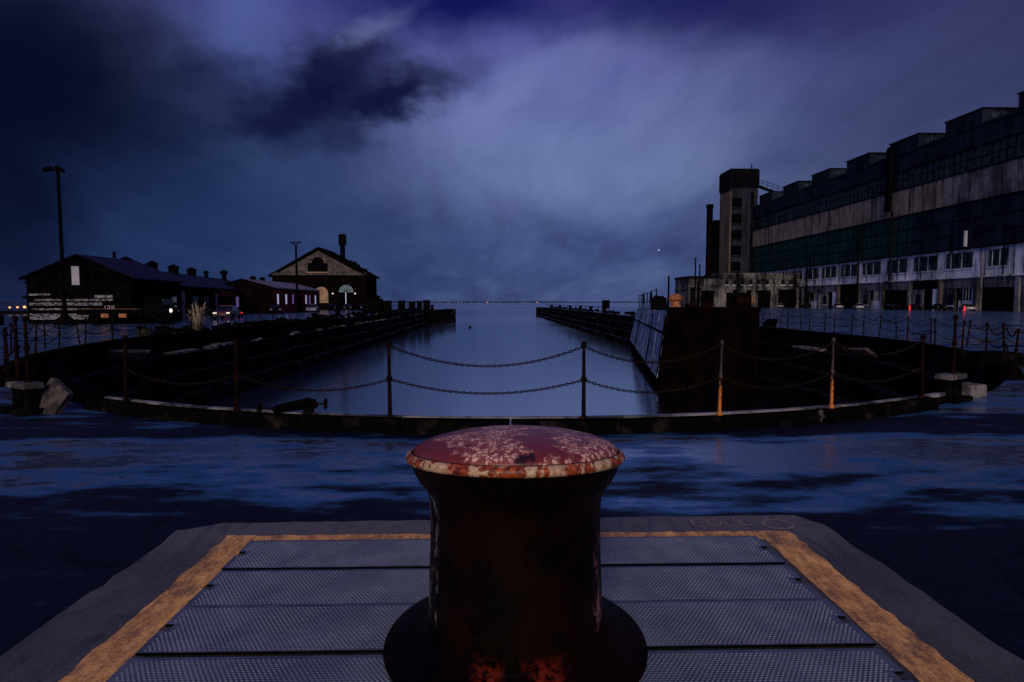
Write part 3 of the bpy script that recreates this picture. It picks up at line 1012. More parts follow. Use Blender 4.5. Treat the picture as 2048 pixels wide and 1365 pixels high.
stone('concrete_slab', (17.45, 32.5, -.78), (2.4, .55, .14), (0, 0, R(90)), 'pale_rubble', 'pale slab on the right dock ledge beside the orange footed post', 'slab', 'broken slabs on the dock steps')
stone('concrete_slab', (17.2, 27.4, -.60), (1.5, .65, .14), (R(34), R(4), R(96)), 'brown_rubble', 'brown slab on the right dock ledge nearest the camera', 'slab', 'broken slabs on the dock steps')
stone('concrete_block', (14.0, 16.4, .17), (1.5, .8, .36), (0, 0, R(8)), 'coping_stone', 'low dark concrete block lying on the wet quay far right', 'block', None, .05)
stone('concrete_block', (8.85, 10.75, .12), (.40, .32, .25), (0, 0, R(20)), 'pale_rubble', 'small pale concrete block right of the right mooring posts', 'block', None, .08)

# rubble strewn along the dock edges
mb = MB()
for i in range(190):
    y = rnd.uniform(32, 140)
    sz = rnd.uniform(.12, .55)
    chunk(mb, (-16.9 - abs(rnd.gauss(0, .8)), y, .04 + sz * .25), (sz * rnd.uniform(.7, 2.6), sz * rnd.uniform(.6, 2.2), sz * .6), (rnd.uniform(-.4, .4), rnd.uniform(-.4, .4), rnd.uniform(0, 3)), .3)
for i in range(70):
    y = rnd.uniform(40, 200)
    sz = rnd.uniform(.15, .6)
    chunk(mb, (18.3 + abs(rnd.gauss(0, 1.0)), y, .04 + sz * .25), (sz * rnd.uniform(.7, 2.6), sz * rnd.uniform(.6, 2.2), sz * .6), (rnd.uniform(-.4, .4), rnd.uniform(-.4, .4), rnd.uniform(0, 3)), .3)
mb.build('rubble', 'coping_stone', kind='stuff')
mb = MB()
for i in range(95):
    y = 32 + 108 * rnd.random() ** 1.3
    sz = rnd.uniform(.10, .38)
    low_ = rnd.random() < .45
    chunk(mb, (-16.2 + rnd.uniform(-.25, .25) if low_ else -17.2 + rnd.uniform(-.5, .3), y, (-.85 if low_ else 0) + sz * .15), (sz * rnd.uniform(.8, 2.2), sz * rnd.uniform(1, 4.2), sz * .4), (rnd.uniform(-.2, .2), rnd.uniform(-.2, .2), rnd.uniform(-.3, .3)), .3)
mb.build('rubble', 'pale_rubble', kind='stuff')

# dry grass clump
gt = thing('grass_clump', 'tall clump of straw coloured dry grass on the left dock edge', 'grass', (-17.0, 35.2, 0))
def blades(n, hmin, hmax, spread, wdt, plume):
    mb = MB()
    for i in range(n):
        a = rnd.uniform(0, 2 * math.pi)
        h = rnd.uniform(hmin, hmax)
        r0 = rnd.uniform(0, .28)
        ln = rnd.uniform(.05, spread)
        wv = rnd.uniform(.6, 1.3) * wdt
        dx, dy = math.cos(a), math.sin(a)
        px, py = -dy * wv, dx * wv
        pr = [(r0, 0), (r0 + ln * .25, h * .45), (r0 + ln * .65, h * .82), (r0 + ln, h * (1 - ln * .25))]
        v = []
        for j, (q, z) in enumerate(pr):
            f_ = (1 - j / 3.3)
            if plume and j >= 2:
                f_ = 1.9 if j == 2 else .9
            v += [(dx * q - px * f_, dy * q - py * f_, z), (dx * q + px * f_, dy * q + py * f_, z)]
        mb.add(v, [(0, 1, 3, 2), (2, 3, 5, 4), (4, 5, 7, 6)])
    return mb
blades(260, .3, .95, 1.0, .010, False).build('green_blades', 'green_grass', gt)
blades(64, .9, 1.95, .95, .012, True).build('dry_plumes', 'straw_grass', gt)
gt2 = thing('grass_clump', 'low green weed clump at the dock edge beside the tall dry grass', 'grass', (-16.9, 29.6, 0))
blades(260, .2, .55, .5, .010, False).build('green_blades', 'green_grass', gt2)

# ------------------------------------------------------------------ the caisson moored in the dock
cs = thing('caisson', 'dark steel dock caisson with streaked pale blue side moored at right', 'caisson', (0, 0, 0))
NT0, FT0 = (10.15, 34.5, 1.36), (15.0, 62, 1.05)
NTR, FTR = (15.55, 34.5, 1.36), (15.56, 62, 1.05)
NW, FW = (9.45, 34.3, -3.4), (14.1, 62, -3.4)
mb = MB()
mb.add([NT0, NTR, FTR, FT0, (NW[0], NW[1], -5), (15.55, 34.3, -5), (15.56, 62, -5), (FW[0], 62, -5)],
       [(3, 2, 1, 0), (0, 1, 5, 4), (1, 2, 6, 5), (2, 3, 7, 6), (3, 0, 4, 7)])
mb.build('hull', 'caisson_steel', cs)
def side_pt(t, z, out=.03):
    a = Vector(NT0) + (Vector(FT0) - Vector(NT0)) * t
    b = Vector(NW) + (Vector(FW) - Vector(NW)) * t
    u = (a.z - z) / (a.z - b.z)
    p = a + (b - a) * u
    return (p.x - out, p.y - out * .2, z)
npl = 7
for i in range(npl):
    t0, t1 = i / npl + .004, (i + 1) / npl - .004
    for z0, z1, dpt in ((.02, .98, .05), (-2.62, -.06, .03)):
        f0 = 1.30 if z1 > .5 else z1
        f1 = z1 if z1 < .5 else 1.30 - .30 * (i + 1) / npl
        f0 = z1 if z1 < .5 else 1.30 - .30 * i / npl
        lo = z0 if z0 > -1 else z0 + .5 * (i / npl)
        P = [side_pt(t0, lo, dpt), side_pt(t1, lo, dpt), side_pt(t1, f1, dpt), side_pt(t0, f0, dpt)]
        Q = [side_pt(t0, lo, -.01), side_pt(t1, lo, -.01), side_pt(t1, f1, -.01), side_pt(t0, f0, -.01)]
        mb = MB()
        mb.hexa(Q + P)
        mb.build('hull_plate', 'sky_streaked_hull', cs)
mb = MB()
for i in range(npl + 1):
    t = min(max(i / npl, .003), .997)
    if i in (0, 2, 5):
        mb.tube([side_pt(t, 1.0, .06), side_pt(t, -2.4, .06)], .05, 6)
mb.tube([side_pt(0, -.02, .05), side_pt(1, -.02, .05)], .07, 6)
mb.build('fender_rib', 'caisson_steel', cs)
mb = MB()
mb.hexa([(10.1, 34.42, 1.2), (15.6, 34.42, 1.2), (15.6, 34.52, 1.2), (10.1, 34.52, 1.2), (10.1, 34.42, 1.48), (15.6, 34.42, 1.48), (15.6, 34.52, 1.48), (10.1, 34.52, 1.48)])
mb.build('deck_kerb', 'caisson_steel', cs)
# deck rail along its left side
def deckz(y):
    return 1.36 - .31 * (y - 34.5) / 27.5
prev = None
for i in range(11):
    t = .30 + .68 * i / 10
    x = 10.15 + 4.85 * t + .25
    y = 34.5 + 27.5 * t
    z = deckz(y)
    ln = rnd.uniform(-.16, .12)
    MB().tube([(x, y, z - .02), (x + ln, y, z + 1.45)], .045, 6).build('stanchion', 'black_steel', cs)
    if prev:
        mb = MB()
        mb.tube(curve_pts(prev[0], (x + ln, y, z + 1.42), .06, 6), .022, 5)
        mb.tube(curve_pts(prev[1], (x + ln * .5, y, z + .72), .05, 6), .018, 5)
        mb.build('rail_chain', 'chain_iron', cs)
    prev = ((x + ln, y, z + 1.42), (x + ln * .5, y, z + .72))
mb = MB()
mb.tube([(11.15, 37.8, 1.28), (11.15, 37.8, 3.42)], .06, 8)
mb.tube([(11.15, 37.8, 2.35), (10.95, 37.4, 1.3)], .04, 6)
mb.build('mast', 'black_steel', cs)
mb = MB()
mb.tube([(11.6, 37.6, 1.3), (11.6, 37.6, 2.42), (13.3, 37.9, 2.62)], .045, 6)
mb.build('pipe_rail', 'black_steel', cs)
mb = MB()
mb.lathe([(.001, 0), (.46, 0), (.42, .06), (.33, .14), (.30, .30), (.31, .48), (.40, .56), (.42, .60), (.40, .74), (.30, .86), (.14, .92), (.001, .93)], 24)
o = mb.build('capstan', 'orange_rust', smooth=True)
o.location = (11.15, 36.3, 1.335)
tag(o, 'rusty orange domed capstan on the caisson deck beside the rail', 'capstan')
o = MB().box(-.45, .45, -.3, .3, 0, .75).box(-.3, .3, -.2, .2, .75, .86).build('deck_box', 'black_steel', bevel=.03)
o.location = (10.75, 38.6, 1.30)
tag(o, 'black steel box behind the capstan on the caisson deck', 'box')
wt = thing('deck_winch', 'dark rusty winch at the right corner of the caisson deck', 'winch', (14.9, 35.5, 1.335))
MB().tube([(-.38, 0, .50), (.38, 0, .50)], .24, 14).build('drum', 'rusty_iron', wt, smooth=True)
for sx in (-.42, .42):
    mb = MB()
    mb.xprism([(sx - .04, 0), (sx + .04, 0), (sx + .03, 1.15), (sx - .03, 1.15)], -.30, .30)
    mb.build('cheek', 'black_steel', wt, bevel=.02)
MB().ring((.50, 0, .55), .36, .04, 'x', 20, 6).tube([(.42, 0, .55), (.54, 0, .55)], .06, 8).build('gear_wheel', 'orange_rust', wt, smooth=True)
for i, (x, y) in enumerate(((12.2, 36.5), (12.9, 35.8))):
    mb = MB()
    mb.obox((0, 0, .17), (.6, .45, .34)).obox((.05, 0, .42), (.3, .3, .16))
    o = mb.build('machinery', 'rusty_iron', bevel=.03)
    o.location = (x, y, 1.335)
    tag(o, ('rusty machine housing on the caisson deck just right of the capstan', 'rusty machine housing at the middle of the caisson front edge')[i], 'machinery', 'machine housings on the caisson deck')

# ------------------------------------------------------------------ right: the long factory
BX, Y0 = 98.0, 99.5
fac = thing('factory_building', 'huge long grime streaked concrete factory along the right quay', 'building', (BX, Y0, 0))
LEN = 125.4
MB().box(0.5, 30, 0, LEN, 0, 37.0).build('wall', 'grime_black', fac)
MB().box(-.3, 30, 0, LEN, 37.002, 37.5).build('parapet', 'blue_grey_sheeting', fac)
BAY = 9.75
nb = 13
def yb(i):
    return min(i * BAY, LEN)
for i in range(nb):
    a, b = yb(i) + .06, yb(i + 1) - .06
    # monitor wall, upper glazing, beige panels, green sheeting
    MB().box(-.05, .48, a, b, 33.25, 36.99).build('upper_panel', 'blue_grey_sheeting', fac)
    MB().box(.15, .48, a + .35, b - .35, 28.9, 33.0).build('upper_glazing', 'dull_glass', fac)
    mb = MB()
    for q in range(1, 5):
        yy = a + .35 + (b - a - .7) * q / 5
        mb.box(.06, .15, yy - .06, yy + .06, 28.9, 33.0)
    mb.box(.06, .145, a + .35, b - .35, 30.9, 31.05)
    mb.build('mullion', 'black_steel', fac)
    MB().box(-.02, .20, b - .27, b + .15, 28.7, 33.1).build('pier', 'tower_concrete', fac)
    for h in range(2):
        aa = a + (b - a) / 2 * h + (.03 if h else 0)
        bb = a + (b - a) / 2 * (h + 1) - (0 if h else .03)
        MB().box(-.10 + rnd.uniform(-.02, .02), .48, aa, bb, 22.4, 28.5).build('beige_panel', 'beige_concrete' if i > 2 else 'grey_panel', fac)
    for z0, z1, st_ in ((18.95, 22.2, 0), (15.95, 18.75, .05), (12.95, 15.75, .10)):
        MB().box(-.02 - st_, .48, a, b, z0, z1).build('sheeting_panel', 'green_sheeting' if i > 3 else 'blue_grey_sheeting', fac)
mb = MB()
for z, d_ in ((33.12, .25), (28.62, .30), (22.3, .35), (18.85, .16), (15.85, .20), (12.8, .55)):
    mb.box(-d_, .5, 0, LEN, z - .10, z + .10)
mb.build('string_course', 'grime_black', fac)
# white window strip, panels below it, openings at the ground
MB().box(.12, .48, 0, LEN, 6.7, 12.68).build('window_strip_wall', 'white_render', fac)
MB().box(-.35, .12, 0, LEN, 6.75, 7.0).build('ledge', 'white_render', fac)
for i in range(nb):
    a, b = yb(i), yb(i + 1)
    wn_ = 7.4 if i not in (1,) else 4.4
    c = (a + b) / 2
    w0, w1 = c - wn_ / 2, c + wn_ / 2
    small = i >= 9
    if i == 12:
        continue
    if not small:
        fr_ = MB()
        fr_.box(.0, .14, w0, w1, 8.78, 8.94).box(.0, .14, w0, w1, 11.95, 12.12).box(.001, .139, w0, w0 + .16, 8.94, 11.95).box(.001, .139, w1 - .16, w1, 8.94, 11.95)
        win = fr_.build('window', 'grey_panel', fac)
        MB().box(.06, .115, w0 + .16, w1 - .16, 8.94, 11.95).build('pane', 'dull_glass', win)
        for q in range(1, 5):
            yy = w0 + (w1 - w0) * q / 5
            MB().box(.01, .13, yy - .07, yy + .07, 8.94, 11.95).build('glazing_bar', 'white_render' if q % 2 == 0 else 'black_steel', win)
        MB().box(-.06, .03, w0 - .1, w1 + .1, 8.55, 8.78).build('sill', 'white_render', win)
    else:
        for q in range(5):
            yy = a + .9 + q * 1.75
            win = MB().box(.03, .14, yy, yy + 1.0, 9.0, 11.9).build('window', 'dark_glass', fac)
            MB().box(-.02, .10, yy - .08, yy + 1.08, 8.85, 9.0).build('sill', 'white_render', win)
    MB().box(-.25, .40, a - .45, a + .45, 0, 6.7).build('pillar', ('annexe_concrete', 'grey_panel', 'annexe_concrete', 'tower_tan')[i % 4], fac)
    if i not in (3, 6):
        MB().box(.02, .42, a + .5, b - .5, 4.7, 6.68).build('lintel_panel', 'grey_panel', fac)
    if i in (1, 4, 6, 9):
        dr = MB().box(.20, .45, c - 3.6, c + 3.6, 0, 4.6).build('roller_door', 'grime_black', fac)
        for q in range(4):
            MB().box(.15, .20, c - 3.5, c + 3.5, .5 + q * 1.1, .58 + q * 1.1).build('rib', 'black_steel', dr)
    if i in (3, 7, 10, 11):
        MB().box(.06, .43, a + .5, a + 2.3 + .5 * (i % 3), 0, 4.66).build('infill_panel', 'white_render', fac)
    if i not in (1, 4, 6, 9):
        fp = MB().box(.10, .44, b - 4.3, b - .5, 0, 4.66).build('front_panel', 'grey_panel' if i % 2 else 'annexe_concrete', fac)
        MB().box(.05, .098, b - 3.7, b - 2.1, 1.1, 3.6).build('window', 'dark_glass', fp)
        MB().box(.0, .097, b - 3.9, b - 1.9, .85, 1.09).build('sill', 'white_render', fp)
    if i in (2, 5, 8):
        d0 = MB().box(.02, .42, c - 4.2, c - .4, 0, 2.1).box(.02, .42, c - 4.2, c - 3.8, 2.1, 4.6).build('door_panel', 'white_render', fac)
        MB().box(.10, .40, c - 3.8, c - .4, 2.1, 4.6).build('pane', 'dark_glass', d0)
        for q in range(3):
            MB().box(.04, .10, c - 3.05 + q * .75, c - 2.98 + q * .75, 2.1, 4.6).build('bar', 'white_render', d0)
# roof monitors
for i in range(7):
    y = 101.2 + i * 18.1 - Y0
    y1 = min(y + 9.9, LEN - .4)
    m_ = MB()
    m_.hexa([(-.15, y, 37.5), (16, y, 37.5), (16, y1, 37.5), (-.15, y1, 37.5), (-.15, y, 40.3), (16, y, 40.3), (16, y1, 40.3), (-.15, y1, 40.3)])
    mon = m_.build('roof_monitor', 'blue_grey_sheeting', fac)
    MB().box(-.35, 16.2, y - .2, y1 + .2, 40.3, 40.55).build('roof_slab', 'grime_black', mon)
    for q in range(3):
        MB().box(1.6 + q * 2.0, 3.2 + q * 2.0, y - .06, y + .05, 38.2, 39.7).build('window', 'dull_glass', mon)
# duct and bracket on the facade
mb = MB()
mb.box(-1.3, -.4, 46.0, 47.4, 24.0, 38.2)
mb.lathe([(.001, 0), (.85, 0), (.85, .6), (.5, 1.2), (.001, 1.4)], 14, (-.85, 46.7, 38.2))
mb.build('duct', 'grime_black', fac)
mb = MB()
mb.box(-1.8, -.12, 45.6, 49.8, 28.9, 29.3)
mb.add([(-1.7, 46.2, 28.9), (-.12, 46.2, 28.9), (-.12, 46.2, 26.4), (-1.7, 46.6, 28.9), (-.12, 46.6, 28.9), (-.12, 46.6, 26.4)], [(0, 1, 2), (5, 4, 3), (0, 3, 4, 1), (1, 4, 5, 2), (2, 5, 3, 0)])
mb.build('bracket', 'grime_black', fac)
for y, z0, z1 in ((22.0, 13.2, 16.4), (45.3, 7.0, 24.0), (58.0, 0, 22.0), (84.0, 0, 13.0)):
    MB().tube([(-.72, y, z0), (-.72, y, z1)], .22 if y > 23 else .35, 8).build('downpipe', 'grime_black' if y > 23 else 'pale_metal', fac)
MB().tube([(-.9, 17.2, 0), (-.9, 17.2, 11.5)], .25, 8).build('downpipe', 'grey_panel', fac)
mb = MB()
for k_ in range(2):
    mb.lathe([(.001, 0), (.5, 0), (.5, .25), (.001, .3)], 12, (0, 0, 0)) if False else None
mb.box(-.5, .1, 30.8, 32.3, 10.9, 11.9)
mb.build('vent_hood', 'black_steel', fac, bevel=.1)

# stair tower behind the far end
tw = thing('stair_tower', 'tall concrete stair tower with dark openings at the factory far end', 'tower', (89.2, 225, 0))
MB().box(0, 10.4, 0, 10.5, 0, 44.5).build('wall', 'tower_concrete', tw)
MB().box(-.12, 0, .0, 9.6, 0, 43.4).build('side_wall', 'tower_tan', tw)
MB().box(-.35, 10.7, -.3, 10.8, 44.502, 51.2).build('top_storey', 'grime_black', tw)
MB().box(-.1, 10.4, .0, 10.5, 51.202, 51.6).build('roof', 'grime_black', tw)
for i, z in enumerate((37.2, 31.2, 25.2, 19.4, 13.4, 7.6)):
    w_ = MB().box(.3, 4.4, -.12, .05, z, z + 3.6).build('opening', 'shed_wall', tw)
    MB().box(.1, 4.6, -.5, -.01, z - .35, z).build('sill', 'tower_concrete', w_)
MB().box(-.05, .35, -.32, -.02, 0, 43).build('pilaster', 'tower_tan', tw)
MB().box(7.8, 8.9, -.25, -.02, 0, 43).build('pilaster', 'grime_black', tw)
MB().tube([(8.6, 2, 51.5), (8.6, 2, 53.6)], .22, 6).build('mast', 'black_steel', tw)
br = thing('roof_bridge', 'sloping lattice stair bridge from tower top down to the factory roof', 'bridge', (0, 0, 0))
A, B = Vector((99.9, 226.5, 46.0)), Vector((106.8, 216.6, 40.2))
mb = MB()
mb.tube([A - Vector((0, 0, .5)), B - Vector((0, 0, .5))], .55, 4)
mb.build('deck', 'black_steel', br)
for k_ in (1.2, 2.2):
    MB().tube([A + Vector((0, 0, k_)), B + Vector((0, 0, k_))], .09, 5).build('handrail', 'black_steel', br)
for k_ in range(7):
    p = A + (B - A) * (k_ / 6)
    MB().tube([p, p + Vector((0, 0, 2.2))], .07, 5).build('baluster', 'black_steel', br)
# stacks beside the tower
o = MB().lathe([(.001, 0), (1.25, 0), (1.2, 39.2), (1.45, 39.3), (1.45, 40.6), (1.1, 40.7), (.001, 40.7)], 16).build('chimney_stack', 'dark_brick', smooth=True)
o.location = (86.9, 240, 0)
tag(o, 'slender dark round stack standing left of the stair tower', 'chimney')
o = MB().box(-1.5, 1.5, -1.5, 1.5, 0, 35.0).box(-1.2, 1.2, -1.2, 1.2, 35.0, 35.8).build('chimney_stack', 'grime_black')
o.location = (93.4, 250, 0)
tag(o, 'broad square dark shaft between the slender stack and tower', 'chimney')
for x, y, z, lab in ((57.4, 169, 14.0, 'taller thin pole above the low ruined annexe'), (59.0, 170, 12.2, 'shorter thin pole above the low ruined annexe')):
    o = MB().tube([(0, 0, 0), (0, 0, z)], [.28, .2], 8).ball((0, 0, z), .3, 8, 5).build('pole', 'black_steel')
    o.location = (x, y, 0)
    tag(o, lab, 'pole', 'poles by the annexe')

# low annexe between the caisson and the factory
an = thing('annexe_building', 'low ruined concrete annexe with dark arches below the stair tower', 'building', (61.2, 186, 0))
MB().box(0, 35.2, 0.3, 14, 0, 9.2).build('wall', 'annexe_concrete', an)
MB().box(-.2, 9.5, .1, 14, 9.202, 9.9).build('roof', 'grime_black', an)
MB().box(9.6, 35.2, .1, 14, 9.202, 10.9).build('parapet', 'annexe_concrete', an)
for x0, x1, z1, m_ in ((.6, 2.2, 6.4, 'grime_black'), (4.0, 8.0, 5.4, 'shed_wall'), (12.0, 19.0, 4.8, 'shed_wall'), (22.0, 26.0, 5.5, 'shed_wall'), (28.5, 33.5, 5.8, 'shed_wall')):
    d_ = MB().box(x0, x1, .12, .32, 0, z1).build('doorway', m_, an)
    MB().box(x0 - .35, x1 + .35, -.12, .115, z1, z1 + .5).build('lintel', 'annexe_concrete', d_)
for k_ in range(9):
    x = 11.5 + k_ * 2.55
    w_ = MB().box(x, x + 1.15, .18, .33, 7.2, 8.9).build('window', 'dark_glass', an)
    MB().box(x - .1, x + 1.25, .05, .175, 6.95, 7.2).build('sill', 'white_render', w_)
for x in (3.0, 9.6, 20.5, 27.3, 34.4):
    MB().box(x - .4, x + .4, -.25, .295, 0, 9.1).build('pilaster', 'annexe_concrete', an)

# ------------------------------------------------------------------ left: sheds and pump house
def gable(root, x0, x1, y0, y1, ez, rz_, wall, roof, over=.35):
    xm = (x0 + x1) / 2
    MB().xprism([(x0, 0), (x1, 0), (x1, ez), (xm, rz_ - .12), (x0, ez)], y0, y1).build('wall', wall, root)
    rf = None
    for sgn in (-1, 1):
        xe = x0 if sgn < 0 else x1
        sl = (rz_ - ez) / abs(xe - xm)
        xo = xe + sgn * over
        zo = ez - sl * over
        a = [(xm, rz_), (xo, zo), (xo, zo + .14), (xm, rz_ + .14)]
        if sgn < 0:
            a = [a[1], a[0], a[3], a[2]]
        rm = MB().xprism(a, y0 - over, y1 + over)
        rm.m[0] = rm.m[1] = 1
        o = rm.build('roof', [roof, 'black_steel'], root)
        if sgn > 0:
            rf = o
    return rf
sh = thing('timber_shed', 'dark gabled shed with peeling white board bands beside the lamp post', 'building', (-33.5, 50, 0))
gable(sh, -4.2, 4.2, 0, 7.6, 3.72, 5.5, 'shed_wall', 'shed_roof')
MB().box(-.55, .05, -.05, .06, 3.15, 4.65).build('gable_window', 'pale_metal', sh)  # gable window, its sky reflection painted as a pale colour
for z0, z1, segs in ((.34, .82, ((-4.0, -1.25), (-1.0, 2.65))), (1.12, 1.26, ((-3.8, -1.2), (-1.0, .75))), (1.48, 1.72, ((-4.0, -1.2), (-1.0, 1.8))),
                     (1.86, 2.02, ((-3.6, -1.2), (-1.05, 2.65))), (2.1, 2.32, ((1.2, 2.65),)), (2.28, 2.44, ((-4.0, -2.3),))):
    for a, b in segs:
        MB().box(a, b, -.07, .02, z0, z1).build('board', 'peeling_white_board', sh)
# painted number on the shed front
def digits(txt, x, z, h, y, parent, m):
    SEG = {'1': 'bc', '2': 'abged', '8': 'abcdefg'}
    mb = MB()
    wd_, t_ = h * .52, h * .13
    for i, ch in enumerate(txt):
        x0 = x + i * h * .78
        R_ = {'a': (0, wd_, h - t_, h), 'd': (0, wd_, 0, t_), 'g': (0, wd_, h / 2 - t_ / 2, h / 2 + t_ / 2), 'f': (0, t_, h / 2, h), 'b': (wd_ - t_, wd_, h / 2, h), 'e': (0, t_, 0, h / 2), 'c': (wd_ - t_, wd_, 0, h / 2)}
        for k_, sg in enumerate(SEG[ch]):
            a, b, c, d_ = R_[sg]
            yy = y - .004 * k_
            mb.add([(x0 + a, yy, z + c), (x0 + b, yy, z + c), (x0 + b, yy, z + d_), (x0 + a, yy, z + d_)], [(0, 1, 2, 3)])
    return mb.build('painted_number', m, parent)
digits('128', 1.78, 1.02, .46, -.02, sh, 'pale_metal')
MB().box(-4.65, -4.2, .1, .5, 2.05, 2.3).build('wall_lamp', 'black_steel', sh)
MB().box(4.21, 4.29, 1.0, 4.0, 0, 2.6).build('side_door', 'grime_black', sh)

wb = thing('workshop_range', 'long dark workshop with a row of roof cowls behind the gabled shed', 'building', (-39.4, 60, 0), R(8.4))
gable(wb, -5, 5, 0, 47, 3.7, 5.55, 'shed_wall', 'shed_roof')
for i in range(9):
    y = 10.5 + i * 4.2
    if i in (0, 3, 6):
        MB().box(5.0, 5.12, y - .45, y + .45, 0, 3.0).build('pilaster', 'pink_plaster', wb)
    else:
        w_ = MB().box(5.0, 5.08, y - 1.0, y + 1.0, 1.0, 2.5).build('window', 'dark_glass', wb)
        MB().box(5.0, 5.18, y - 1.1, y + 1.1, .8, 1.0).build('sill', 'red_brick', w_)
MB().box(5.0, 5.06, 24, 46.5, .1, .95).build('wall_band', 'red_brick', wb)
MB().box(5.0, 5.055, 24, 46.5, 2.6, 3.6).build('wall_band', 'red_brick', wb)
MB().box(5.0, 5.15, 33.2, 34.2, 1.0, 2.6).build('window', 'lit_window_dim', wb)
def cowl(parent, x, y, z, s, kind):
    mb = MB()
    if kind == 0:
        mb.box(x - .42 * s, x + .42 * s, y - .42 * s, y + .42 * s, z - .5, z + .75 * s)
        b_ = mb.build('roof_cowl', 'black_steel', parent)
        MB().lathe([(.75 * s, 0), (.72 * s, .08), (.001, .42 * s)], 4, (x, y, z + .76 * s)).build('cowl_cap', 'black_steel', b_)
    elif kind == 1:
        mb.tube([(x, y, z - .5), (x, y, z + .9 * s)], .28 * s, 10)
        mb.lathe([(.28 * s, 0), (.5 * s, .12), (.5 * s, .4 * s), (.001, .6 * s)], 10, (x, y, z + .75 * s))
        mb.build('roof_cowl', 'black_steel', parent)
    else:
        mb.tube([(x, y, z - .5), (x, y, z + 1.6 * s)], .16, 8)
        mb.build('flue_pipe', 'black_steel', parent)
cowl(wb, .2, 5.3, 5.5, 1.0, 2)
for y in (8.4, 15.5, 22.5, 29.5):
    cowl(wb, 0, y, 5.5, 1.15, 0)
cowl(wb, 0, 36, 5.5, .9, 1)
cowl(wb, .3, 44.5, 5.5, 1.3, 1)
cowl(wb, -.3, 46.2, 5.5, 1.0, 2)

bb = thing('brick_store', 'low red brick store with pale grey roof and bright slit windows', 'building', (-43.5, 95, 0))
gable(bb, 0, 9.4, 0, 25, 4.0, 5.3, 'dark_brick', 'grey_roof')
MB().box(9.40, 9.43, .1, 24.9, .05, 3.95).build('side_cladding', 'red_brick', bb)
for i, y in enumerate((1.4, 5.2, 8.6, 15.8, 18.0, 21.6)):
    w_ = MB().box(9.36, 9.49, y, y + .62, 1.45, 3.05).build('window', 'lit_window' if i < 2 else 'lit_window_dim' if i in (2, 4) else 'lit_window', bb)
    MB().box(9.40, 9.56, y - .15, y + .77, 1.25, 1.45).build('sill', 'dark_brick', w_)
MB().box(9.4, 9.52, 11.0, 13.6, 0, 2.9).build('door', 'shed_wall', bb)
cowl(bb, 4.7, 4, 5.1, .8, 0)
cowl(bb, 4.7, 8, 5.1, .8, 0)

ph = thing('pump_house', 'tall dark gabled pump house with stone pediment near the left pier', 'building', (-39.8, 140, 0))
MB().xprism([(-10.7, 0), (10.7, 0), (10.7, 7.9), (0, 13.9), (-10.7, 7.9)], 0, 12.5).build('wall', 'dark_brick', ph)
for sgn in (-1, 1):
    a = [(0, 13.95), (sgn * 11.4, 7.55), (sgn * 11.4, 7.95), (0, 14.4)]
    if sgn < 0:
        a = [a[1], a[0], a[3], a[2]]
    MB().xprism(a, -.6, 13.0).build('roof', 'black_steel', ph)
MB().xprism([(-9.1, 8.55), (9.1, 8.55), (0, 13.5)], -.18, .02).build('pediment', 'pediment_stone', ph)
MB().box(-10.9, 10.9, -.55, -.003, 7.95, 8.5).build('cornice', 'pediment_stone', ph)
def arch(x, z0, hw, zs, n=12):
    pts = [(x - hw, z0), (x + hw, z0)]
    pts += [(x + hw * math.cos(math.pi * i / n), zs + hw * math.sin(math.pi * i / n)) for i in range(n + 1)]
    return pts
MB().box(-2.5, 2.0, -.30, -.185, 8.7, 10.7).build('window', 'shed_wall', ph)
MB().xprism(arch(-.2, 10.7, 1.35, 10.75), -.27, -.182).build('window', 'shed_wall', ph, label='arched head of the pediment window')
MB().box(-2.8, 2.3, -.42, -.19, 8.5, 8.7).build('sill', 'tan_stone', ph)
MB().xprism(arch(.45, 1.6, 1.55, 3.75), -.12, .02).build('arched_panel', 'tan_stone', ph)
fan = MB().xprism(arch(6.1, 4.05, 1.65, 4.1), -.12, .02).build('fanlight', 'teal_glass', ph)
for k_ in range(1, 6):
    a = math.pi * k_ / 6
    MB().tube([(6.1, -.14, 4.1), (6.1 + 1.6 * math.cos(a), -.14, 4.1 + 1.6 * math.sin(a))], .05, 4).build('glazing_bar', 'black_steel', fan)
MB().box(5.95, 6.08, -.14, .02, .3, 4.0).build('lit_door_gap', 'lit_window', ph)
MB().box(4.4, 5.9, -.10, .02, 0, 4.0).build('door_leaf', 'shed_wall', ph)
MB().box(6.13, 7.8, -.10, .02, 0, 4.0).build('door_leaf', 'shed_wall', ph)
for x in (3.1, 8.2):
    MB().ball((x, -.35, 3.75), .17, 8, 6).tube([(x, -.1, 3.75), (x, .02, 3.75)], .08, 5).build('wall_lamp', 'lamp_white', ph)
MB().lathe([(.001, 0), (.6, 0), (.6, 5.6), (.95, 5.7), (.95, 8.2), (.8, 8.3), (.001, 8.3)], 14, (3.6, 7.5, 9.8)).build('chimney', 'dark_brick', ph, smooth=True)
for x, z in ((6.2, 10.9), (7.2, 10.6), (7.9, 10.0), (9.6, 9.0)):
    MB().box(x - .55, x + .55, 3, 4.2, z - 1.2, z + .7).build('roof_vent', 'black_steel', ph, bevel=.15)
lt = MB().xprism([(10.7, 0), (12.1, 0), (12.1, 3.0), (10.7, 3.6)], 1, 9).build('porch', 'dark_brick', ph)
MB().xprism([(10.71, 3.62), (12.5, 2.95), (12.5, 3.1), (10.71, 3.78)], .6, 9.4).build('porch_roof', 'black_steel', lt)

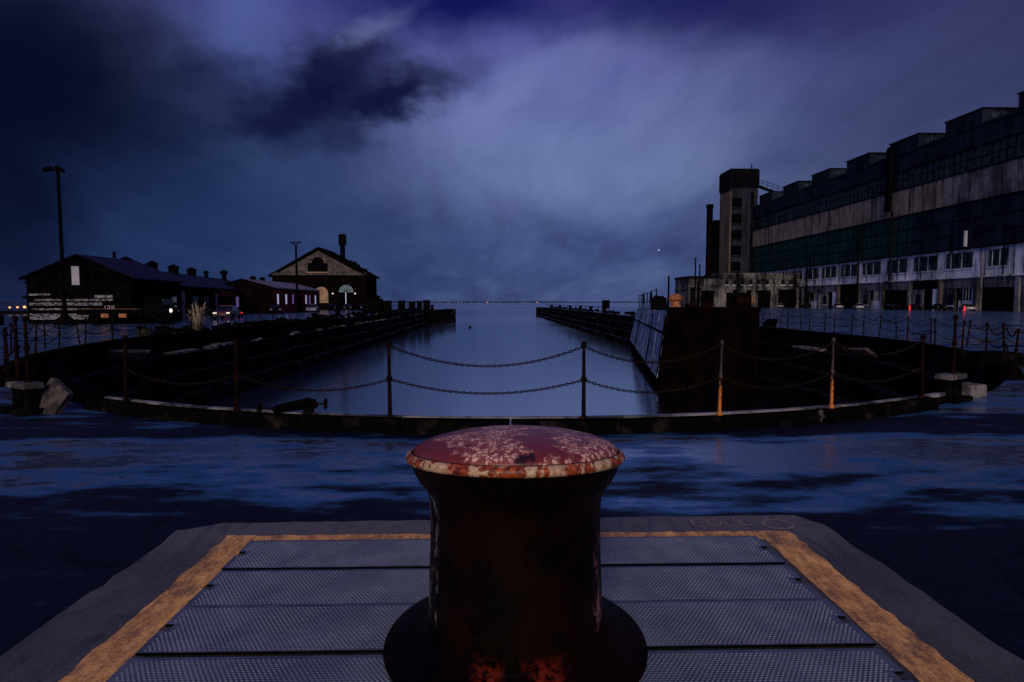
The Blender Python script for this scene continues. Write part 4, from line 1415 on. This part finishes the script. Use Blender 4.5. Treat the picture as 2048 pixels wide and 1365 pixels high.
# lamp posts
lp = thing('lamp_post', 'tall lamp post with twin floodlights in front of the gabled shed', 'lamp post', (-33.1, 47.6, 0))
MB().tube([(0, 0, 0), (0, 0, 11.75)], [.15, .11], 12).build('pole', 'black_steel', lp, smooth=True)
MB().lathe([(.001, 0), (.75, 0), (.7, .35), (.35, .6), (.2, .9), (.001, .9)], 12).build('footing', 'black_steel', lp, smooth=True)
MB().tube([(-.75, 0, 11.78), (.25, 0, 11.78)], .06, 6).build('cross_arm', 'black_steel', lp)
for x, a in ((-.72, -.3), (.18, .5)):
    mb = MB()
    mb.obox((x, -.05, 11.86), (.62, .40, .26), Matrix.Rotation(a, 3, 'Y'))
    mb.build('floodlight', 'black_steel', lp, bevel=.06)
MB().box(-.12, .14, -.1, .1, 11.8, 12.1).build('sensor', 'black_steel', lp)
l2 = thing('lamp_post', 'lamp post with flat T shaped head left of the pediment', 'lamp post', (-32.1, 100, 0))
MB().tube([(0, 0, 0), (0, 0, 11.2)], [.22, .16], 8).build('pole', 'black_steel', l2)
mb = MB()
mb.prism([(-.85, -.2), (.85, -.2), (.85, .2), (-.85, .2)], 11.45, 11.6)
mb.build('lamp_head', 'black_steel', l2)
mb = MB()
mb.tube([(-.5, 0, 11.44), (0, 0, 10.9), (.5, 0, 11.44)], .08, 5)
mb.build('bracket', 'black_steel', l2)

# barrier box at the far left, breakwater and shore lights
bx = thing('concrete_barrier', 'low dark flat topped barrier block at the far left edge', 'barrier', (-40.1, 46, 0))
MB().box(-3.4, 2.6, 0, 1.4, 0, .78).build('block', 'black_steel', bx, bevel=.04)
MB().box(1.0, 1.35, .3, .8, .78, 1.02).build('lifting_eye', 'black_steel', bx)
bw = MB().box(-330, -180, 258, 266, -5, -1.9).build('breakwater', 'dock_concrete')
tag(bw, 'thin dark breakwater across the water at far left', 'breakwater')
for i, (x, z, r_, lab) in enumerate(((-202.5, -.45, .38, 'small orange shore light, leftmost of three by the left edge'), (-199.3, -.35, .42, 'orange shore light in the middle of three by the left edge'),
                                    (-196.4, -.25, .55, 'brightest orange shore light nearest the gabled shed'))):
    t = thing('shore_light', lab, 'light', (x, 259, -1.9), 0, 'orange lights at far left')
    MB().tube([(0, 0, 0), (0, 0, z + 1.9)], .08, 5).build('mast', 'black_steel', t)
    MB().ball((0, 0, z + 1.9), r_, 8, 6).build('lamp', 'lamp_warm', t)
ll = MB().ball((0, 0, 0), 2.6, 6, 4).mesh('shore_light', 'lamp_dim')
lw = MB().ball((0, 0, 0), 4.6, 6, 4).mesh('shore_light', 'lamp_warm')
for i in range(18):
    x = rnd.uniform(-640, 420)
    big = i in (4, 11)
    o = link('shore_light', lw if big else ll)
    o.location = (-60 if i == 4 else 520 if i == 11 else x, 6985, rnd.uniform(-1, 5))
    if big:
        tag(o, 'warm brighter shore light on the horizon ' + ('above the dock mouth' if i == 4 else 'close to the right pier head'), 'light', 'lights along the far shore')
    else:
        tag(o, 'faint tiny light on the far shore across the water', 'light', 'lights along the far shore')
st_ = MB().ball((0, 0, 0), 1.7, 8, 6).build('star', 'lamp_white')
st_.location = Vector(dirv(15.5, 4.82)) * 1900
tag(st_, 'tiny white point of light low in the sky over the right pier', 'star')
bu = thing('buoy', 'tiny dark buoy floating in the dock mouth', 'buoy', (-4.4, 117, WATER))
MB().lathe([(.001, -.2), (.30, -.18), (.32, .12), (.15, .22), (.06, .5), (.001, .55)], 12).build('float', 'rusty_iron', bu, smooth=True)

# pier heads: boxes and rails
pr = thing('pier_railing', 'thin pipe railing along the seaward end of the left pier', 'railing', (0, 0, 0), 0)
for i in range(14):
    y = 104 + i * 4.2
    MB().tube([(-20.5, y, 0), (-20.5, y, 1.9)], .05, 5).build('post', 'black_steel', pr)
for z in (1.0, 1.85):
    MB().tube([(-20.5, 104, z), (-20.5, 158.6, z)], .04, 5).build('rail', 'black_steel', pr)
pos = [(-20.0, 102, 2.2, 2.6, 'wide'), (-19.4, 111, 1.9, 1.6, 'narrow'), (-18.2, 121, 1.9, 1.2, 'slim'), (-17.4, 131, 1.8, 1.3, 'square'), (-16.8, 139, 1.9, 1.1, 'small'), (-15.6, 143, 2.1, 1.5, 'last')]
wh = ['right by the pump house porch', 'next after the wide one', 'halfway along the left pier', 'beyond the middle of the left pier', 'in the close pair near the pier head', 'taller one of the close pair near the pier head']
for (x, y, h, w_, kd), lab in zip(pos, wh):
    o = MB().box(-w_ / 2, w_ / 2, -w_ / 2, w_ / 2, 0, h).box(-w_ / 2 - .1, w_ / 2 + .1, -w_ / 2 - .1, w_ / 2 + .1, h, h + .15).build('pier_cabinet', 'black_steel')
    o.location = (x, y, 0)
    tag(o, 'dark pier cabinet ' + lab, 'cabinet', 'cabinets on the left pier')
for i, (x, y, s_) in enumerate(((-17.6, 60, .5), (-18.4, 72, .6), (-17.8, 84, .55), (-18.0, 96, .6), (-15.0, 150, .8))):
    mb = MB()
    mb.lathe([(.001, 0), (s_ * .7, 0), (s_ * .5, .15), (s_ * .42, s_ * .9), (s_ * .66, s_ * 1.15), (s_ * .6, s_ * 1.35), (.001, s_ * 1.4)], 14)
    o = mb.build('pier_bollard', 'black_steel', smooth=True)
    o.location = (x, y, 0)
    tag(o, 'small black bollard on the left dock edge, %s from the grass clump' % ORD[i], 'bollard', 'small bollards on the left dock edge')
for i, y in enumerate((104, 118, 132, 150, 172, 196)):
    s_ = .65 + .05 * (i % 3)
    o = MB().lathe([(.001, 0), (s_ * .7, 0), (s_ * .5, .15), (s_ * .42, s_ * .9), (s_ * .66, s_ * 1.15), (s_ * .6, s_ * 1.35), (.001, s_ * 1.4)], 14).build('pier_bollard', 'black_steel', smooth=True)
    o.location = (19.4, y, 0)
    tag(o, 'small black bollard on the right pier edge, %s beyond the caisson' % ORD[i], 'bollard', 'small bollards on the right pier')
o = MB().box(-1.0, 1.0, -1, 1, 0, 2.4).build('pier_cabinet', 'black_steel')
o.location = (34.5, 182, 0)
tag(o, 'lone dark cabinet on the right pier against the water', 'cabinet')
r2 = thing('pier_railing', 'low pipe railing along the right pier beyond the caisson', 'railing', (0, 0, 0), 0)
for i in range(16):
    y = 100 + i * 7.4
    MB().tube([(19.0, y, 0), (19.0, y, 1.0)], .06, 5).build('post', 'black_steel', r2)
MB().tube([(19.0, 100, .98), (19.0, 211, .98)], .05, 5).build('rail', 'black_steel', r2)

# ------------------------------------------------------------------ cars and small lit things
def make_car(body, lights, tail):
    t = thing('parked_car', 'car', 'car')
    prof_ = [(-2.15, .32), (2.12, .32), (2.18, .60), (2.05, .80), (1.15, .92), (-1.55, .95), (-2.12, .88), (-2.2, .55)]
    mb = MB()
    n_ = len(prof_)
    v = []
    for y, k_ in ((-.88, .97), (-.80, 1.0), (.80, 1.0), (.88, .97)):
        v += [(x * k_, y, .32 + (z - .32) * k_) for x, z in prof_]
    f = [tuple(range(n_ - 1, -1, -1)), tuple(range(3 * n_, 4 * n_))]
    for r_ in range(3):
        f += [(r_ * n_ + i, r_ * n_ + (i + 1) % n_, (r_ + 1) * n_ + (i + 1) % n_, (r_ + 1) * n_ + i) for i in range(n_)]
    mb.add(v, f)
    mb.build('body', body, t, bevel=.03)
    gp = [(-1.5, .94), (1.1, .91), (.35, 1.38), (-1.0, 1.40)]
    mb = MB()
    v = [(x, -.76 if z < 1 else -.60, z) for x, z in gp] + [(x, .76 if z < 1 else .60, z) for x, z in gp]
    mb.add(v, [(0, 1, 2, 3), (7, 6, 5, 4), (1, 0, 4, 5), (2, 1, 5, 6), (3, 2, 6, 7), (0, 3, 7, 4)])
    mb.build('glasshouse', 'dark_glass', t)
    MB().box(-1.02, .37, -.62, .62, 1.37, 1.44).build('roof', body, t, bevel=.03)
    for x in (-1.35, 1.35):
        for y in (-.80, .80):
            w_ = MB().tube([(x, y - .09, .32), (x, y + .09, .32)], .32, 16).build('wheel', 'rubber', t)
            MB().tube([(x, y - .10, .32), (x, y + .10, .32)], .18, 10).build('rim', 'black_steel', w_)
    for y in (-.62, .62):
        MB().box(2.02, 2.16, y - .17, y + .17, .60, .74).build('headlight', lights, t)
        MB().box(-2.21, -2.05, y - .15, y + .15, .62, .80).build('taillight', tail, t)
    return t
ca = make_car('car_pale', 'pale_metal', 'car_red')
cb = make_car('car_dark', 'pale_metal', 'car_red')
cc = make_car('car_white', 'pale_metal', 'car_red')
cd = make_car('car_red', 'lamp_white', 'lamp_red')
GR = 'cars parked along the factory front'
def place(o, first, label, loc, rz, group):
    if first:
        o.location = loc
        o.rotation_euler = (0, 0, rz)
        o['label'] = label
        o['group'] = group
        return o
    return dup(o, label, loc, rz, group)
place(ca, True, 'pale pinkish car parked by the far right pillar of the factory', (91.5, 113.0, 0), R(65), GR)
place(cb, True, 'dark car parked just left of the pale pinkish car', (91.0, 120.0, 0), R(70), GR)
place(cb, False, 'dark car parked below the barred factory door', (91.0, 127.0, 0), R(75), GR)
place(cb, False, 'dark car behind the left red marker post by the factory', (90.8, 134.0, 0), R(80), GR)
place(cc, True, 'white car in front of the dark factory doors midway', (90.5, 146.0, 0), R(70), GR)
place(cc, False, 'white car parked further along, second white one from the right', (90.5, 155.0, 0), R(75), GR)
place(cb, False, 'dark car between the white cars and the annexe', (90.2, 170.0, 0), R(80), GR)
place(cc, False, 'white car parked farthest along the factory near the annexe', (88.0, 181.0, 0), R(60), GR)
GL = 'cars parked before the pump house'
place(cd, True, 'dark red car with lit headlights in front of the long workshop', (-27.2, 62.5, 0), R(-80), GL)
place(cb, False, 'dark car parked at the corner of the red brick store', (-32.8, 92, 0), R(-70), GL)
place(cc, False, 'white car under the brick store slit windows', (-31.4, 106, 0), R(-80), GL)
for i, (x, y, lab) in enumerate(((-33.5, 128, 'dark car left of the pump house lit door'), (-30.2, 127, 'dark car below the right wall lamp of the pump house'), (-26.8, 126, 'dark car nearest the pump house porch'))):
    place(cb, False, lab, (x, y, 0), R(-85 + 5 * i), GL)
for x, y, lab in ((84.4, 119.0, 'glowing red marker post left, below the barred factory doors'), (84.5, 105.0, 'glowing red marker post right, in front of the pale pinkish car')):
    t = thing('marker_post', lab, 'marker', (x, y, 0), 0, 'red marker posts by the factory')
    MB().lathe([(.001, 0), (.3, 0), (.3, .08), (.08, .12), (.001, .13)], 10).build('base', 'rubber', t)
    MB().tube([(0, 0, .1), (0, 0, 1.05)], .13, 8).build('post', 'lamp_red', t)
    for z in (.38, .68):
        MB().tube([(0, 0, z), (0, 0, z + .05)], .135, 8).build('band', 'lamp_white' if False else 'chalk', t)
# things by the shed
sk = thing('yellow_skip', 'yellow steel skip standing beside the dark workshop wall', 'skip', (-31.3, 57.5, 0))
mb = MB()
mb.xprism([(-.55, .15), (.55, .15), (.75, .95), (-.75, .95)], -.6, .6)
mb.build('bin', 'yellow_skip_paint', sk, bevel=.03)
MB().box(-.8, .8, -.65, .65, .95, 1.03).build('rim', 'black_steel', sk)
for y in (-.45, .45):
    MB().box(-.5, .5, y - .06, y + .06, 0, .15).build('runner', 'black_steel', sk)
tk = thing('flatbed_truck', 'dark flatbed truck with one bright headlight beside the shed', 'truck', (-28.0, 49.6, 0), R(186))
MB().box(-.2, 4.6, -1.1, 1.1, .75, .95).box(-.2, 4.6, -1.1, -1.02, .95, 1.25).box(-.2, 4.6, 1.02, 1.1, .95, 1.25).build('flatbed', 'car_dark', tk)
mb = MB()
mb.xprism([(-2.1, .5), (-.25, .5), (-.25, 2.15), (-1.45, 2.15), (-1.75, 1.35), (-2.1, 1.25)], -1.05, 1.05)
mb.build('cab', 'car_dark', tk, bevel=.05)
MB().box(-1.68, -1.50, -.9, .9, 1.40, 2.0).build('windscreen', 'dark_glass', tk)
for x in (-1.5, 3.4):
    for y in (-.95, .95):
        w_ = MB().tube([(x, y - .14, .45), (x, y + .14, .45)], .45, 16).build('wheel', 'rubber', tk)
        MB().tube([(x, y - .15, .45), (x, y + .15, .45)], .22, 10).build('rim', 'black_steel', w_)
MB().ball((-2.12, .78, 1.08), .17, 10, 6).build('headlight', 'lamp_white', tk)
MB().box(-2.14, -2.08, -.88, -.68, .98, 1.16).build('headlight', 'pale_metal', tk)
MB().tube([(.0, 1.13, 1.22), (4.5, 1.13, 1.22)], .018, 5).build('side_rail', 'orange_rust', tk)
for x in (1.0, 2.3):
    MB().box(x, x + .55, 1.1, 1.16, .55, .85).build('side_marker', 'orange_rust', tk)
ba = thing('taillight_trail', 'low red glowing tail light trail in front of the long workshop', 'barrier', (-29.0, 67.5, 0), R(0))
MB().box(-1.2, 1.3, -.04, .04, .52, .66).build('trail_bar', 'lamp_red', ba)  # glowing bar on legs, added in place of a tail light trail
for x in (-1.1, 1.2):
    MB().box(x - .05, x + .05, .05, .12, 0, .7).build('leg', 'black_steel', ba)
for i, (x, y, z0, z1, lab) in enumerate(((-28.9, 55.6, 1.75, 2.25, 'upper'), (-28.9, 55.6, 1.2, 1.5, 'lower'))):
    o = MB().box(-.22, .22, -.03, .03, 0, z1 - z0).build('notice_plate', 'pale_metal')
    o.location = (x, y, z0)
    tag(o, '%s small pale plate on the post beside the workshop' % lab, 'sign', 'pale plates beside the workshop')
o = MB().tube([(0, 0, 0), (0, 0, 2.35)], .05, 6).build('sign_post', 'black_steel')
o.location = (-28.9, 55.72, 0)
tag(o, 'thin dark post carrying two pale plates beside the workshop', 'post')
